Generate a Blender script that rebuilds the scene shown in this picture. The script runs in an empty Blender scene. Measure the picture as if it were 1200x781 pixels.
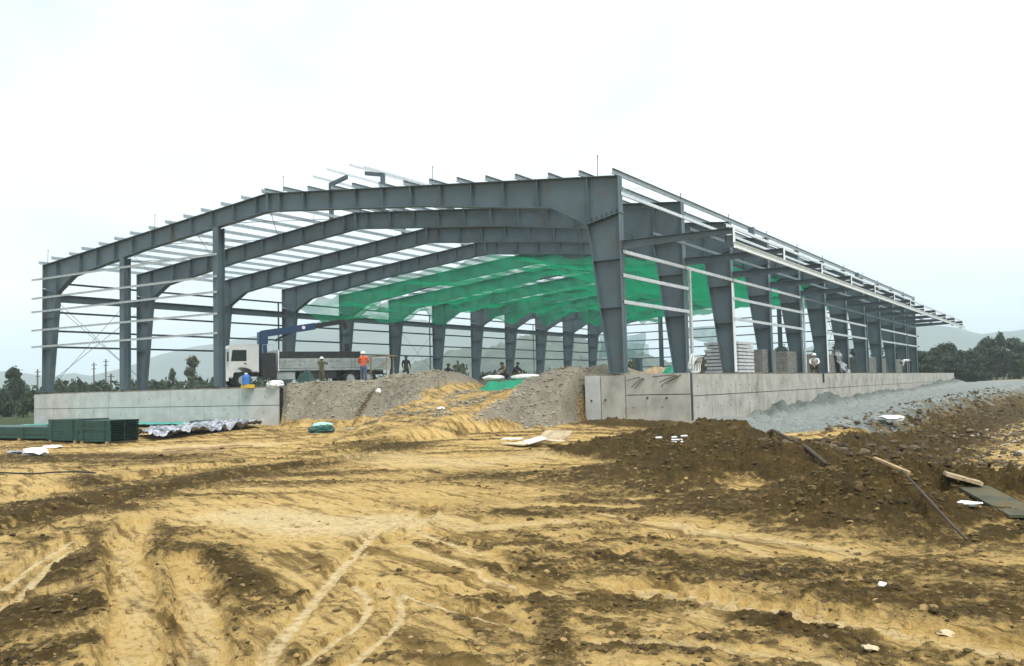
import bpy, bmesh, math, random
import numpy as np
from mathutils import Vector, Matrix
R_ = math.radians
random.seed(7); rng = np.random.default_rng(11)
scene = bpy.context.scene
col = scene.collection

# ------------------------------------------------------------------ camera, sky, sun, exposure
CAM = Vector((49.0986, -29.9065, -0.4035)); YAW, PITCH, ROLL, FPX = -0.5555, 0.0586, -0.0255, 1084.56
Fv = Vector((math.sin(YAW)*math.cos(PITCH), math.cos(YAW)*math.cos(PITCH), math.sin(PITCH)))
r0 = Vector((math.cos(YAW), -math.sin(YAW), 0)); u0 = r0.cross(Fv)
Rv = math.cos(ROLL)*r0 + math.sin(ROLL)*u0; Uv = -math.sin(ROLL)*r0 + math.cos(ROLL)*u0
cd = bpy.data.cameras.new('camera'); cam = bpy.data.objects.new('camera', cd); col.objects.link(cam)
cam.matrix_world = Matrix(((Rv.x, Uv.x, -Fv.x, CAM.x), (Rv.y, Uv.y, -Fv.y, CAM.y), (Rv.z, Uv.z, -Fv.z, CAM.z), (0, 0, 0, 1)))
cd.sensor_width = 36.0; cd.lens = FPX/1200*36; cd.clip_start = 0.1; cd.clip_end = 9000
scene.camera = cam

SUN_EL, SUN_AZ = R_(56), R_(122)      # azimuth measured from +Y towards +X
world = bpy.data.worlds.new('World'); scene.world = world; world.use_nodes = True
wn, wl = world.node_tree.nodes, world.node_tree.links
wn.clear()
wo = wn.new('ShaderNodeOutputWorld'); bg = wn.new('ShaderNodeBackground')
sky = wn.new('ShaderNodeTexSky'); sky.sky_type = 'NISHITA'; sky.sun_disc = False
sky.sun_elevation = SUN_EL; sky.sun_rotation = SUN_AZ; sky.air_density = 1.2; sky.dust_density = 3.0
wtc = wn.new('ShaderNodeTexCoord'); wmp = wn.new('ShaderNodeMapping'); wmp.inputs['Scale'].default_value = (1, 1, 2.6)
wno = wn.new('ShaderNodeTexNoise'); wno.inputs['Scale'].default_value = 1.7; wno.inputs['Detail'].default_value = 7; wno.inputs['Distortion'].default_value = .4
wra = wn.new('ShaderNodeValToRGB')
wra.color_ramp.elements[0].position = .34; wra.color_ramp.elements[0].color = (2.9, 3.45, 3.8, 1)
wra.color_ramp.elements[1].position = .66; wra.color_ramp.elements[1].color = (5.1, 5.3, 5.3, 1)
wmx = wn.new('ShaderNodeMix'); wmx.data_type = 'RGBA'; wmx.inputs['Factor'].default_value = .9
wl.new(wtc.outputs['Generated'], wmp.inputs['Vector']); wl.new(wmp.outputs[0], wno.inputs['Vector'])
wl.new(wno.outputs['Fac'], wra.inputs['Fac'])
wl.new(sky.outputs[0], wmx.inputs[6]); wl.new(wra.outputs[0], wmx.inputs[7])
wl.new(wmx.outputs[2], bg.inputs['Color']); bg.inputs['Strength'].default_value = 0.1
wl.new(bg.outputs[0], wo.inputs['Surface'])

sl = bpy.data.lights.new('sun', 'SUN'); sl.energy = 1.5; sl.angle = R_(22); sl.color = (1.0, .95, .87)
so = bpy.data.objects.new('sun', sl); col.objects.link(so)
sd = Vector((math.sin(SUN_AZ)*math.cos(SUN_EL), math.cos(SUN_AZ)*math.cos(SUN_EL), math.sin(SUN_EL)))
so.rotation_euler = (-sd).to_track_quat('-Z', 'Y').to_euler(); so.location = (60, 20, 60)

scene.view_settings.view_transform = 'Standard'; scene.view_settings.look = 'None'
scene.view_settings.gamma = 1; scene.view_settings.exposure = 1.48
scene.view_settings.use_curve_mapping = False
scene.render.engine = 'CYCLES'
scene.cycles.max_bounces = 6; scene.cycles.transparent_max_bounces = 12; scene.cycles.volume_bounces = 2
scene.cycles.use_denoising = True

# where a point of the surveyed place lies (metres): ground point, or a point at a known distance
def ray(u, v): return Fv*FPX + Rv*(u-600) - Uv*(v-390.5)
def G(u, v, z=-2.0):
    d = ray(u, v); return CAM + d*((z-CAM.z)/d.z)
def AT(u, v, depth): return CAM + ray(u, v)*(depth/FPX)

# ------------------------------------------------------------------ helpers
ROOT = {}
def tag(o, label=None, cat=None, group=None, kind=None):
    if label: o['label'] = label
    if cat: o['category'] = cat
    if group: o['group'] = group
    if kind: o['kind'] = kind
    return o
def thing(name, loc, label, cat, rz=0, group=None):
    o = bpy.data.objects.new(name, None); col.objects.link(o); o.empty_display_size = .3
    o.location = loc; o.rotation_euler = (0, 0, rz); ROOT[o.name] = Vector(loc)
    return tag(o, label, cat, group)
class MB:
    def __init__(s): s.v = []; s.f = []; s.m = []
    def add(s, vs, fs, mi=0):
        n = len(s.v); s.v += [tuple(v) for v in vs]; s.f += [tuple(i+n for i in f) for f in fs]; s.m += [mi]*len(fs); return s
    def box(s, a, b, mi=0):
        (x0, y0, z0), (x1, y1, z1) = a, b
        return s.add([(x0,y0,z0),(x1,y0,z0),(x1,y1,z0),(x0,y1,z0),(x0,y0,z1),(x1,y0,z1),(x1,y1,z1),(x0,y1,z1)],
              [(0,3,2,1),(4,5,6,7),(0,1,5,4),(1,2,6,5),(2,3,7,6),(3,0,4,7)], mi)
    def obox(s, c, size, M, mi=0):
        n = len(s.v); hx, hy, hz = size[0]/2, size[1]/2, size[2]/2
        vs = [Vector(c) + M @ Vector((sx*hx, sy*hy, sz*hz)) for sz in (-1,1) for sx, sy in ((-1,-1),(1,-1),(1,1),(-1,1))]
        return s.add(vs, [(0,3,2,1),(4,5,6,7),(0,1,5,4),(1,2,6,5),(2,3,7,6),(3,0,4,7)], mi)
    def bar(s, p, q, w, h, mi=0, up=(0,0,1)):
        p, q = Vector(p), Vector(q); d = (q-p); L = d.length; d = d/L
        u = Vector(up)
        if abs(d.dot(u)) > .98: u = Vector((0,1,0))
        sx = d.cross(u).normalized(); uz = sx.cross(d)
        M = Matrix((d, sx, uz)).transposed()
        return s.obox((p+q)/2, (L, w, h), M, mi)
    def tube(s, pts, r, n=6, mi=0, cap=True):
        pts = [Vector(p) for p in pts]; rs = r if isinstance(r, (list, tuple)) else [r]*len(pts)
        base = len(s.v); vs = []; fs = []
        for i, p in enumerate(pts):
            d = (pts[min(i+1, len(pts)-1)] - pts[max(i-1, 0)]).normalized()
            u = Vector((0,0,1)) if abs(d.z) < .9 else Vector((1,0,0))
            a = d.cross(u).normalized(); b = a.cross(d)
            for k in range(n):
                t = 2*math.pi*k/n; vs.append(p + (a*math.cos(t)+b*math.sin(t))*rs[i])
        for i in range(len(pts)-1):
            for k in range(n):
                fs.append((i*n+k, i*n+(k+1)%n, (i+1)*n+(k+1)%n, (i+1)*n+k))
        if cap:
            fs.append(tuple(range(n-1, -1, -1))); fs.append(tuple((len(pts)-1)*n+k for k in range(n)))
        return s.add(vs, fs, mi)
    def ext(s, poly, y0, y1, axis='y', mi=0):
        # extrude a polygon given in two axes along the third
        n = len(poly)
        def P(a, b, c): return {'y': (a, c, b), 'x': (c, a, b), 'z': (a, b, c)}[axis]
        vs = [P(a, b, y0) for a, b in poly] + [P(a, b, y1) for a, b in poly]
        fs = [tuple(range(n)), tuple(range(2*n-1, n-1, -1))] + [(i, i+n, (i+1)%n+n, (i+1)%n) for i in range(n)]
        return s.add(vs, fs, mi)
    def blob(s, c, r, seed=0, sub=1, sq=1.0, jit=.25, mi=0):
        rr = random.Random(seed); t = (1+5**.5)/2
        vs = [Vector(v).normalized() for v in ((-1,t,0),(1,t,0),(-1,-t,0),(1,-t,0),(0,-1,t),(0,1,t),(0,-1,-t),(0,1,-t),(t,0,-1),(t,0,1),(-t,0,-1),(-t,0,1))]
        fs = [(0,11,5),(0,5,1),(0,1,7),(0,7,10),(0,10,11),(1,5,9),(5,11,4),(11,10,2),(10,7,6),(7,1,8),(3,9,4),(3,4,2),(3,2,6),(3,6,8),(3,8,9),(4,9,5),(2,4,11),(6,2,10),(8,6,7),(9,8,1)]
        for _ in range(sub):
            mid = {}; nf = []
            def m(a, b):
                k = (min(a,b), max(a,b))
                if k not in mid: vs.append(((vs[a]+vs[b])/2).normalized()); mid[k] = len(vs)-1
                return mid[k]
            for a, b, cc in fs:
                x, y, z = m(a,b), m(b,cc), m(cc,a); nf += [(a,x,z),(b,y,x),(cc,z,y),(x,y,z)]
            fs = nf
        rx = r if isinstance(r, (tuple, list)) else (r, r, r*sq)
        out = []
        for v in vs:
            k = 1 + rr.uniform(-jit, jit); out.append((c[0]+v.x*rx[0]*k, c[1]+v.y*rx[1]*k, c[2]+v.z*rx[2]*k))
        return s.add(out, fs, mi)
    def build(s, name, mat, parent=None, local=False, smooth=False):
        me = bpy.data.meshes.new(name); vs = s.v
        if parent is not None and not local:
            p = parent
            while p.parent: p = p.parent
            o0 = ROOT[p.name]; vs = [(x-o0.x, y-o0.y, z-o0.z) for x, y, z in vs]
        me.from_pydata(vs, [], s.f)
        mats = mat if isinstance(mat, (list, tuple)) else [mat]
        for m_ in mats: me.materials.append(m_)
        if len(mats) > 1: me.polygons.foreach_set('material_index', s.m)
        if smooth: me.polygons.foreach_set('use_smooth', [True]*len(s.f))
        me.validate(); me.update()
        bm = bmesh.new(); bm.from_mesh(me); bmesh.ops.recalc_face_normals(bm, faces=bm.faces); bm.to_mesh(me); bm.free()
        o = bpy.data.objects.new(name, me); col.objects.link(o)
        if parent is not None: o.parent = parent
        elif True: ROOT[o.name] = Vector((0,0,0))
        return o
def copy_tree(o, parent=None):
    c = o.copy(); col.objects.link(c); c.parent = parent
    for ch in o.children: copy_tree(ch, c)
    return c
def centre(o, z0=None):
    # put the origin of a single-mesh thing at its base
    me = o.data; n = len(me.vertices); a = np.empty(n*3, 'f'); me.vertices.foreach_get('co', a); a = a.reshape(-1, 3)
    c = (a.min(0)+a.max(0))/2; c[2] = a[:, 2].min()
    me.vertices.foreach_set('co', (a-c).ravel()); me.update(); o.location = Vector(c.tolist())
    return o

# ------------------------------------------------------------------ materials
MATS = {}
def mat(name, c, rough=.7, metal=0, var=.25, scale=6, bump=0, bscale=40, dirt=None, spec=.4, detail=6):
    if name in MATS: return MATS[name]
    m = bpy.data.materials.new(name); m.use_nodes = True; n, l = m.node_tree.nodes, m.node_tree.links
    b = n['Principled BSDF']; b.inputs['Roughness'].default_value = rough; b.inputs['Metallic'].default_value = metal
    b.inputs['Specular IOR Level'].default_value = spec
    tc = n.new('ShaderNodeTexCoord'); no = n.new('ShaderNodeTexNoise'); no.inputs['Scale'].default_value = scale; no.inputs['Detail'].default_value = detail
    ra = n.new('ShaderNodeValToRGB'); c = Vector(c[:3])
    lo, hi = c*(1-var), c*(1+var)
    ra.color_ramp.elements[0].position = .3; ra.color_ramp.elements[0].color = (*lo, 1)
    ra.color_ramp.elements[1].position = .7; ra.color_ramp.elements[1].color = (*[min(1, x) for x in hi], 1)
    l.new(tc.outputs['Object'], no.inputs['Vector']); l.new(no.outputs['Fac'], ra.inputs['Fac'])
    outc = ra.outputs[0]
    if dirt:
        dn = n.new('ShaderNodeTexNoise'); dn.inputs['Scale'].default_value = dirt[1]; dn.inputs['Detail'].default_value = 8; dn.inputs['Roughness'].default_value = .65
        dr = n.new('ShaderNodeValToRGB'); dr.color_ramp.elements[0].position = dirt[2]; dr.color_ramp.elements[1].position = dirt[2]+.15
        mx = n.new('ShaderNodeMix'); mx.data_type = 'RGBA'; mx.inputs[7].default_value = (*dirt[0], 1)
        l.new(tc.outputs['Object'], dn.inputs['Vector']); l.new(dn.outputs['Fac'], dr.inputs['Fac'])
        l.new(dr.outputs[0], mx.inputs['Factor']); l.new(outc, mx.inputs[6]); outc = mx.outputs[2]
    l.new(outc, b.inputs['Base Color'])
    if bump:
        bn = n.new('ShaderNodeTexNoise'); bn.inputs['Scale'].default_value = bscale; bn.inputs['Detail'].default_value = 6
        bp = n.new('ShaderNodeBump'); bp.inputs['Strength'].default_value = bump; bp.inputs['Distance'].default_value = .02
        l.new(tc.outputs['Object'], bn.inputs['Vector']); l.new(bn.outputs['Fac'], bp.inputs['Height']); l.new(bp.outputs[0], b.inputs['Normal'])
    MATS[name] = m; return m
steel = mat('grey_steel_paint', (.066, .100, .118), .40, 0, .16, 1.2, dirt=((.085,.075,.06), 1.4, .57), spec=.5)
purl = mat('purlin_steel', (.30, .36, .39), .45, .2, .15, 4)
galv = mat('galvanised_steel', (.60, .64, .66), .38, .35, .12, 5)
whitep = mat('white_painted_steel', (.72, .76, .77), .45, 0, .08, 3)
conc = mat('cast_concrete', (.35, .345, .31), .85, 0, .22, 1.3, .25, 30, dirt=((.22,.205,.165), .9, .52))
concl = mat('pale_concrete', (.43, .445, .43), .85, 0, .15, 1.6, .2, 30, dirt=((.25,.24,.2), 1.4, .6))
rust = mat('rusty_bar', (.06, .04, .03), .8)
green = mat('green_sheet', (.011, .062, .050), .45, 0, .2, 2, dirt=((.16,.15,.1), 3, .66))
tealsheet = mat('teal_sheet', (.06, .30, .25), .5, 0, .2, 2)
black = mat('black_rubber', (.012, .012, .012), .8)
dark = mat('dark_metal', (.03, .032, .035), .5, .3)
glass = mat('dark_glass', (.012, .02, .022), .2, 0, .1, spec=.35)
windsh = mat('windscreen_glass', (.10, .24, .27), .06, 0, .1, spec=1)
cabw = mat('cab_paint', (.62, .64, .62), .3, 0, .06, 2, dirt=((.35,.32,.26), 3, .66))
bedg = mat('bed_steel', (.33, .37, .36), .5, .2, .2, 3, dirt=((.15,.12,.09), 2, .58))
craneb = mat('crane_blue', (.018, .045, .105), .35, 0, .15, 3)
wood = mat('raw_timber', (.36, .25, .13), .8, 0, .3, 5, .2, 60)
paletim = mat('pale_board', (.55, .45, .3), .8, 0, .2, 5)
whiteb = mat('white_plastic', (.75, .76, .75), .5, 0, .12, 5)
greyb = mat('grey_block', (.20, .205, .19), .9, 0, .2, 4, .3, 40)
blockw = mat('pale_block', (.52, .54, .56), .85, 0, .15, 4, .2, 40)
bark = mat('bark', (.07, .055, .04), .9, 0, .3, 8)
orange = mat('orange_cloth', (.62, .10, .03), .8, 0, .15, 8)
jean = mat('blue_cloth', (.05, .09, .16), .85, 0, .15, 8)
olive = mat('olive_cloth', (.10, .095, .05), .85, 0, .2, 8)
darkc = mat('dark_cloth', (.022, .022, .025), .85, 0, .2, 8)
whitec = mat('white_cloth', (.68, .68, .66), .8, 0, .08, 8)
skin = mat('skin', (.28, .15, .09), .6, 0, .1, 8)
hairm = mat('black_hair', (.01, .009, .008), .6, 0, .1, 8)
helm = mat('white_helmet', (.8, .8, .78), .35, 0, .04, 4)
bluep = mat('blue_plastic', (.04, .14, .42), .4, 0, .1, 4)
yellowp = mat('yellow_plastic', (.6, .38, .03), .45, 0, .1, 4)
def leafmat(name, c):
    m = mat(name, c, .65, 0, .45, .9, detail=3); n, l = m.node_tree.nodes, m.node_tree.links
    b = n['Principled BSDF']; tr = n.new('ShaderNodeBsdfTranslucent'); mx = n.new('ShaderNodeMixShader'); mx.inputs[0].default_value = .25
    src = b.inputs['Base Color'].links[0].from_socket; l.new(src, tr.inputs['Color'])
    l.new(b.outputs[0], mx.inputs[1]); l.new(tr.outputs[0], mx.inputs[2]); l.new(mx.outputs[0], n['Material Output'].inputs['Surface'])
    return m
leafd = leafmat('dark_foliage', (.024, .044, .017)); leafm = leafmat('mid_foliage', (.036, .060, .022)); leafo = leafmat('olive_foliage', (.07, .085, .035))
def netmat(name, c, open_=.35):
    m = bpy.data.materials.new(name); m.use_nodes = True; n, l = m.node_tree.nodes, m.node_tree.links; n.remove(n['Principled BSDF'])
    tc = n.new('ShaderNodeTexCoord'); no = n.new('ShaderNodeTexNoise'); no.inputs['Scale'].default_value = .8; no.inputs['Detail'].default_value = 5
    l.new(tc.outputs['Object'], no.inputs['Vector'])
    ra = n.new('ShaderNodeMapRange'); ra.inputs[1].default_value = .3; ra.inputs[2].default_value = .7; ra.inputs[3].default_value = open_-.12; ra.inputs[4].default_value = open_+.12
    l.new(no.outputs['Fac'], ra.inputs[0])
    d = n.new('ShaderNodeBsdfDiffuse'); d.inputs[0].default_value = (*c, 1); t = n.new('ShaderNodeBsdfTranslucent'); t.inputs[0].default_value = (*c, 1)
    a = n.new('ShaderNodeMixShader'); a.inputs[0].default_value = .6; tr = n.new('ShaderNodeBsdfTransparent'); mx = n.new('ShaderNodeMixShader')
    l.new(d.outputs[0], a.inputs[1]); l.new(t.outputs[0], a.inputs[2]); l.new(ra.outputs[0], mx.inputs[0]); l.new(a.outputs[0], mx.inputs[1]); l.new(tr.outputs[0], mx.inputs[2])
    l.new(mx.outputs[0], n['Material Output'].inputs['Surface']); return m
net = netmat('green_netting', (.014, .30, .145), .42)
netp = netmat('pale_green_netting', (.07, .30, .27), .5)
tarpg = mat('green_tarpaulin', (.01, .24, .13), .6, 0, .2, 2)

# ------------------------------------------------------------------ noise
def perlin(x, y, seed=0):
    xi = np.floor(x).astype(np.int64); yi = np.floor(y).astype(np.int64); xf = x-xi; yf = y-yi
    def h(a, b):
        k = (a*374761393 + b*668265263 + seed*1442695041) & 0x7fffffff
        k = ((k ^ (k >> 13))*1274126177) & 0x7fffffff; k = k ^ (k >> 16)
        t = (k & 4095)*(2*np.pi/4096); return np.cos(t), np.sin(t)
    def g(a, b, fx, fy): c, s = h(a, b); return c*fx+s*fy
    u = xf*xf*xf*(xf*(xf*6-15)+10); v = yf*yf*yf*(yf*(yf*6-15)+10)
    a = g(xi, yi, xf, yf); b = g(xi+1, yi, xf-1, yf); c = g(xi, yi+1, xf, yf-1); d = g(xi+1, yi+1, xf-1, yf-1)
    return ((a*(1-u)+b*u)*(1-v) + (c*(1-u)+d*u)*v)*1.5
def fbm(x, y, f, o, seed=0, gain=.5):
    s = 0; a = 1; t = 0
    for i in range(o): s = s + a*perlin(x*f+i*17.3, y*f-i*9.1, seed+i); t += a; a *= gain; f *= 2.03
    return s/t
def sst(a, b, x): t = np.clip((x-a)/(b-a), 0, 1); return t*t*(3-2*t)

# ------------------------------------------------------------------ terrain
EX = np.array([-60, -16, -7.6, 1.2, 16.2, 39, 75, 140]); EY = np.array([47., 45.4, 43.9, 43.0, 42.8, 44.2, 46, 50])
GAUSS = [(42.0,-10.9,1.8,2.2,.64),(43.6,-12.6,1.5,1.6,.32),(45.0,-14.4,1.2,1.3,.36),(46.7,-16.9,1.1,1.3,.36),(48.3,-16.7,1.2,.9,.28),(39.8,-11.8,1.5,1.5,.2),(47.6,-19.0,1.2,1.0,.16),(44.0,-15.8,1.6,1.6,.22),(42.4,-14.2,1.4,1.3,.12),(46.2,-18.6,1.2,.9,.14)]
def pl(pts, w, v=1.0, z=-2.0):
    P = [G(a, b, z).to_2d() for a, b in pts]
    if len(P) > 2:            # smooth the bends
        Q = [P[0]*2-P[1]] + P + [P[-1]*2-P[-2]]; out = []
        for k in range(1, len(Q)-2):
            a, b, c, d = Q[k-1:k+3]
            for s in (0, .25, .5, .75): out.append(.5*((2*b)+(c-a)*s+(2*a-5*b+4*c-d)*s*s+(3*b-a-3*c+d)*s**3))
        P = out + [P[-1]]
    return ([tuple(q) for q in P], w, v)
DARK = [pl([(745,558),(820,574),(900,590),(1000,610),(1130,630)],1.0,1.1), pl([(850,560),(960,588),(1100,608),(1200,622)],1.3,1.15), pl([(690,556),(790,580),(900,606),(960,618)],.5,1.1), pl([(-40,612),(0,606),(60,594),(130,582),(200,567)],1.25,1.1), pl([(200,567),(300,553),(400,541),(470,524)],1.2,1.05), pl([(230,575),(330,558)],.5,.6),
  pl([(-60,540),(60,538),(170,539)],2.2,.95), pl([(300,552),(420,556),(500,552)],.8,.5), pl([(100,560),(160,575),(120,600)],.7,.95),
  pl([(-30,690),(60,668),(130,655)],.62,1.15), pl([(-30,735),(70,712),(140,700)],.62,1.15), pl([(-30,781),(60,760),(140,750)],.4,1), pl([(-30,830),(140,800)],.4,1), pl([(90,640),(140,645),(150,700)],.4,.8),
  pl([(207,650),(210,700),(205,781)],.1,.9), pl([(245,655),(268,668),(292,690)],.3,1), pl([(262,690),(265,760)],.12,.8), pl([(300,698),(350,704)],.16,.8), pl([(165,612),(205,632),(260,650)],.35,.55),
  pl([(560,558),(640,560),(760,574)],1.1,.85), pl([(470,566),(560,572)],.6,.5), pl([(555,596),(610,602),(640,602)],.42,.9), pl([(548,592),(575,588)],.3,.8),
  pl([(612,650),(650,672),(672,674)],.26,.95), pl([(604,624),(640,632)],.18,.7), pl([(660,642),(700,648),(745,658)],.3,.9), pl([(490,640),(520,652)],.16,.7), pl([(555,660),(600,680),(612,686)],.14,.6),
  pl([(480,622),(500,605),(512,590)],.16,.8), pl([(520,634),(550,640)],.18,.8), pl([(700,620),(790,640),(860,645)],.3,.5), pl([(690,664),(760,676),(840,684)],.3,.7),
  pl([(760,655),(850,668),(960,682)],.55,.9), pl([(900,668),(1050,690),(1220,722)],.7,.9), pl([(820,640),(960,655),(1120,668)],.3,.6), pl([(1020,655),(1230,690)],.7,.8), pl([(1080,720),(1230,745)],.3,.7),
  pl([(880,735),(960,752),(1010,775)],.22,.9), pl([(700,735),(735,752),(760,775)],.14,.8), pl([(632,700),(650,740),(655,790)],.14,.9), pl([(610,705),(640,720),(690,735)],.12,.7), pl([(590,755),(640,762)],.1,.6),
  pl([(985,715),(1080,728)],.22,.8), pl([(430,745),(500,760)],.1,.5), pl([(540,735),(575,760)],.09,.7), pl([(350,775),(420,770)],.12,.6), pl([(1090,765),(1220,775)],.2,.7), pl([(800,775),(860,785)],.14,.6),
  pl([(440,600),(490,615)],.2,.5),pl([(20,640),(110,620)],.35,.55),pl([(330,570),(420,566)],.5,.5),pl([(770,590),(860,606),(960,622)],.45,.9)]
SAND = [pl([(150,800),(160,720),(152,670),(146,640),(160,612)],.24,1), pl([(240,800),(236,740),(228,690),(215,655)],.2,1), pl([(0,690),(50,650),(85,628)],.18,1), pl([(300,790),(380,690),(440,625)],.1,1),
  pl([(340,790),(420,735),(432,705),(415,688)],.07,1), pl([(400,790),(458,745),(470,712),(452,690)],.07,1), pl([(300,600),(400,620),(460,618)],1.1,.9), pl([(350,640),(500,660)],.6,.6), pl([(760,690),(900,715),(1060,742),(1230,775)],.34,.95),
  pl([(440,690),(520,715),(615,745)],.09,.8), pl([(780,618),(900,638),(1000,652)],.25,.8), pl([(480,600),(470,640),(530,660),(600,690)],.1,.8), pl([(60,545),(10,590)],.5,.6), pl([(380,588),(470,575),(560,588)],1,.6),
  pl([(420,535),(500,545),(640,540)],1.6,.6),pl([(100,528),(280,522)],1.6,.8),pl([(820,570),(880,580)],.35,.9)]
PALE = [pl([(290,604),(390,620),(455,612)],.9,.9), pl([(420,536),(520,545),(640,540)],1.3,.6), pl([(170,528),(290,523)],1.4,.8), pl([(340,790),(420,735),(432,705),(415,688)],0.034,1), pl([(400,790),(458,745),(470,712),(452,690)],0.034,1),
  pl([(300,790),(380,690),(440,625)],0.050,1), pl([(440,690),(520,715),(615,745)],0.043,1), pl([(0,690),(50,650),(85,628)],0.043,1), pl([(12,706),(68,652),(100,634)],0.043,1), pl([(-20,730),(30,690),(60,665)],0.037,.9), pl([(760,690),(900,715),(1060,742),(1230,775)],.2,.7), pl([(780,612),(900,632),(1000,645)],.2,.6),
  pl([(470,640),(530,660),(600,690),(700,705)],0.037,.8), pl([(480,612),(510,634),(580,655)],0.050,.8), pl([(660,610),(560,618),(500,606)],.3,.6), pl([(150,800),(160,720),(152,670),(146,640)],.16,.5), pl([(240,800),(236,740),(228,690)],.14,.5), pl([(700,600),(820,622),(900,650)],0.074,.6), pl([(430,650),(350,720),(280,800)],0.031,.8), pl([(700,760),(850,770),(1000,800)],0.074,.6)]
RUTS = [(pl([(150,800),(160,720),(152,670),(146,640),(160,612)],.2),-.05), (pl([(240,800),(236,740),(228,690),(215,655)],.18),-.05), (pl([(340,790),(420,735),(432,705),(415,688)],.06),-.025), (pl([(400,790),(458,745),(470,712),(452,690)],.06),-.025),
  (pl([(300,790),(380,690),(440,625)],.09),-.03), (pl([(760,690),(900,715),(1060,742),(1230,775)],.3),-.05), (pl([(440,690),(520,715),(615,745)],.08),-.03), (pl([(0,690),(50,650),(85,628)],.12),-.04), (pl([(10,705),(70,652),(100,632)],.1),-.03),
  (pl([(480,622),(500,605),(512,590)],.12),-.05), (pl([(440,640),(500,622),(560,640),(610,670)],.1),-.04), (pl([(0,580),(120,565),(260,545),(420,528)],.35),-.06), (pl([(0,625),(120,590),(260,562),(440,535)],.35),-.06),(pl([(520,700),(660,640),(760,600)],.12),-.03),(pl([(560,720),(720,650),(840,612)],.12),-.03)]
def dist(x, y, pts, reach=4.5):
    full = np.full(x.shape, 1e6); q = np.array(pts)
    k = (x > q[:, 0].min()-reach) & (x < q[:, 0].max()+reach) & (y > q[:, 1].min()-reach) & (y < q[:, 1].max()+reach)
    if not k.any(): return full
    x, y = x[k], y[k]; d = np.full(x.shape, 1e6)
    for (ax, ay), (bx, by) in zip(pts[:-1], pts[1:]):
        ex, ey = bx-ax, by-ay; L = ex*ex+ey*ey+1e-9
        t = np.clip(((x-ax)*ex+(y-ay)*ey)/L, 0, 1)
        d = np.minimum(d, (x-ax-t*ex)**2 + (y-ay-t*ey)**2)
    full[k] = np.sqrt(d); return full
def terrain(x, y, fine=True):
    """height and the four soil weights (dark mud, grey gravel, blue gravel, grass) at world points"""
    x = np.asarray(x, float); y = np.asarray(y, float)
    n1 = fbm(x, y, .18, 4, 3); n2 = fbm(x, y, .9, 4, 5); n3 = fbm(x, y, 3.2, 4, 9)
    rc = np.hypot(x-CAM.x, y-CAM.y)
    near = 1-sst(40, 75, rc)
    z = -2.0 + .10*n1 + .2*sst(-13, -2, y)*(1-sst(35, 41, x))
    # road embankment on the right
    xe = np.interp(y, EX, EY)
    zr = -1.95 + .0130*np.clip(y, -8, 72) + .05*n2
    wr = sst(36, 39.5, x)*sst(-12, -3, y)
    z = z*(1-wr) + zr*wr
    drop = sst(0, 3.2, x-xe+.5*n2)*sst(-17.5, -12.5, y)
    low = -2.75 + .12*n1
    z = z*(1-drop) + low*drop
    edge = np.exp(-((x-xe+.4)/.9)**2)*sst(-10, 0, y)
    z = z + edge*(.12+.3*np.clip(n2, -.3, 1))*(1-sst(60, 90, y))
    # dug spoil heaps
    mound = np.zeros_like(x)
    for gx, gy, sx, sy, h in GAUSS: mound = mound + h*np.exp(-((x-gx)/sx)**2-((y-gy)/sy)**2)
    mound = mound*(1+.35*n2)
    z = z + mound
    # low soil bank at the foot of the concrete corner
    bank = np.exp(-((x-36.4)/2.6)**2-((y+2.2)/1.5)**2)*.22
    z = z + bank*(1+n2)
    # gravel ridge along the side wall
    gr = np.exp(-((x-38.5)/.75)**2)*sst(2.5, 7, y)*(1-sst(66, 74, y))*np.clip(.45+.55*fbm(y*1.0, x*.2, .16, 3, 31)+.2*n2, 0, 1.4)
    gfan = np.exp(-((x-38.6)/1.3)**2-((y-.5)/2.4)**2)*.32
    z = z + gr*(.85+.5*n2+.25*n3) + gfan
    # earth berms and haul ramp through the gap in the front wall
    xx = x + .35*n2 + .12*(y+4)          # wavy borders
    ramp = sst(27.0, 29.0, xx)*(1-sst(30.7, 33.2, xx))
    leftb = 1-sst(27.4, 29.2, xx)
    toe = 2.3*(1-ramp) + 8.5*ramp + .6*n2 + 1.2*np.exp(-((x-28)/2.2)**2)
    toe = toe + 1.3*np.exp(-((x-32.6)/1.3)**2)
    top = (.0+.16*fbm(x, y*.3, .5, 3, 41)+.30*np.exp(-((x-26.6)/2.2)**2))*leftb + (.22+.12*n2)*(1-leftb)
    toe = toe*(1+.22*fbm(x, y*.4, .45, 3, 43))
    top = top*(1-ramp) + (-.55)*ramp
    inx = sst(18.45, 19.0, x-1.05*np.clip(-y-.35, 0, 3.2)*(y < -.35))*(1-sst(33.5, 33.9, x))
    tl = np.clip((y+.3+toe)/toe, 0, 1); t = (.35*sst(0, 1, tl)+.65*tl)*(1-ramp) + tl*ramp
    back = 1-sst(2.0, 5.0, y)*.5
    wb = inx*t*back
    zb = z*(1-wb) + top*wb + inx*(1-ramp)*np.sin(np.pi*np.clip(t, 0, 1))*(.30*n2+.16*n3+.25*fbm(x, y, .45, 2, 47))*(y < 1.5)
    inside = (x > -.3) & (x < 37.5) & (y > 3.5) & (y < 71.5)
    z = np.where(inside, np.minimum(zb, -.75), zb)
    # soil weights
    dk = np.zeros_like(x); sd_ = np.zeros_like(x)
    n4 = fbm(x, y, 8.0, 3, 15)
    wob = .45*n2 + .45*n3 + .25*n4
    for pts, w, v in DARK:
        d = dist(x, y, pts, 3*w+.3); dk = np.maximum(dk, v*(1-sst(.2, 1.75, d/w+wob)))
    for pts, w, v in SAND:
        d = dist(x, y, pts, 3*w+.3); sd_ = np.maximum(sd_, v*(1-sst(.4, 1.4, d/w+wob*.6)))
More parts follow.
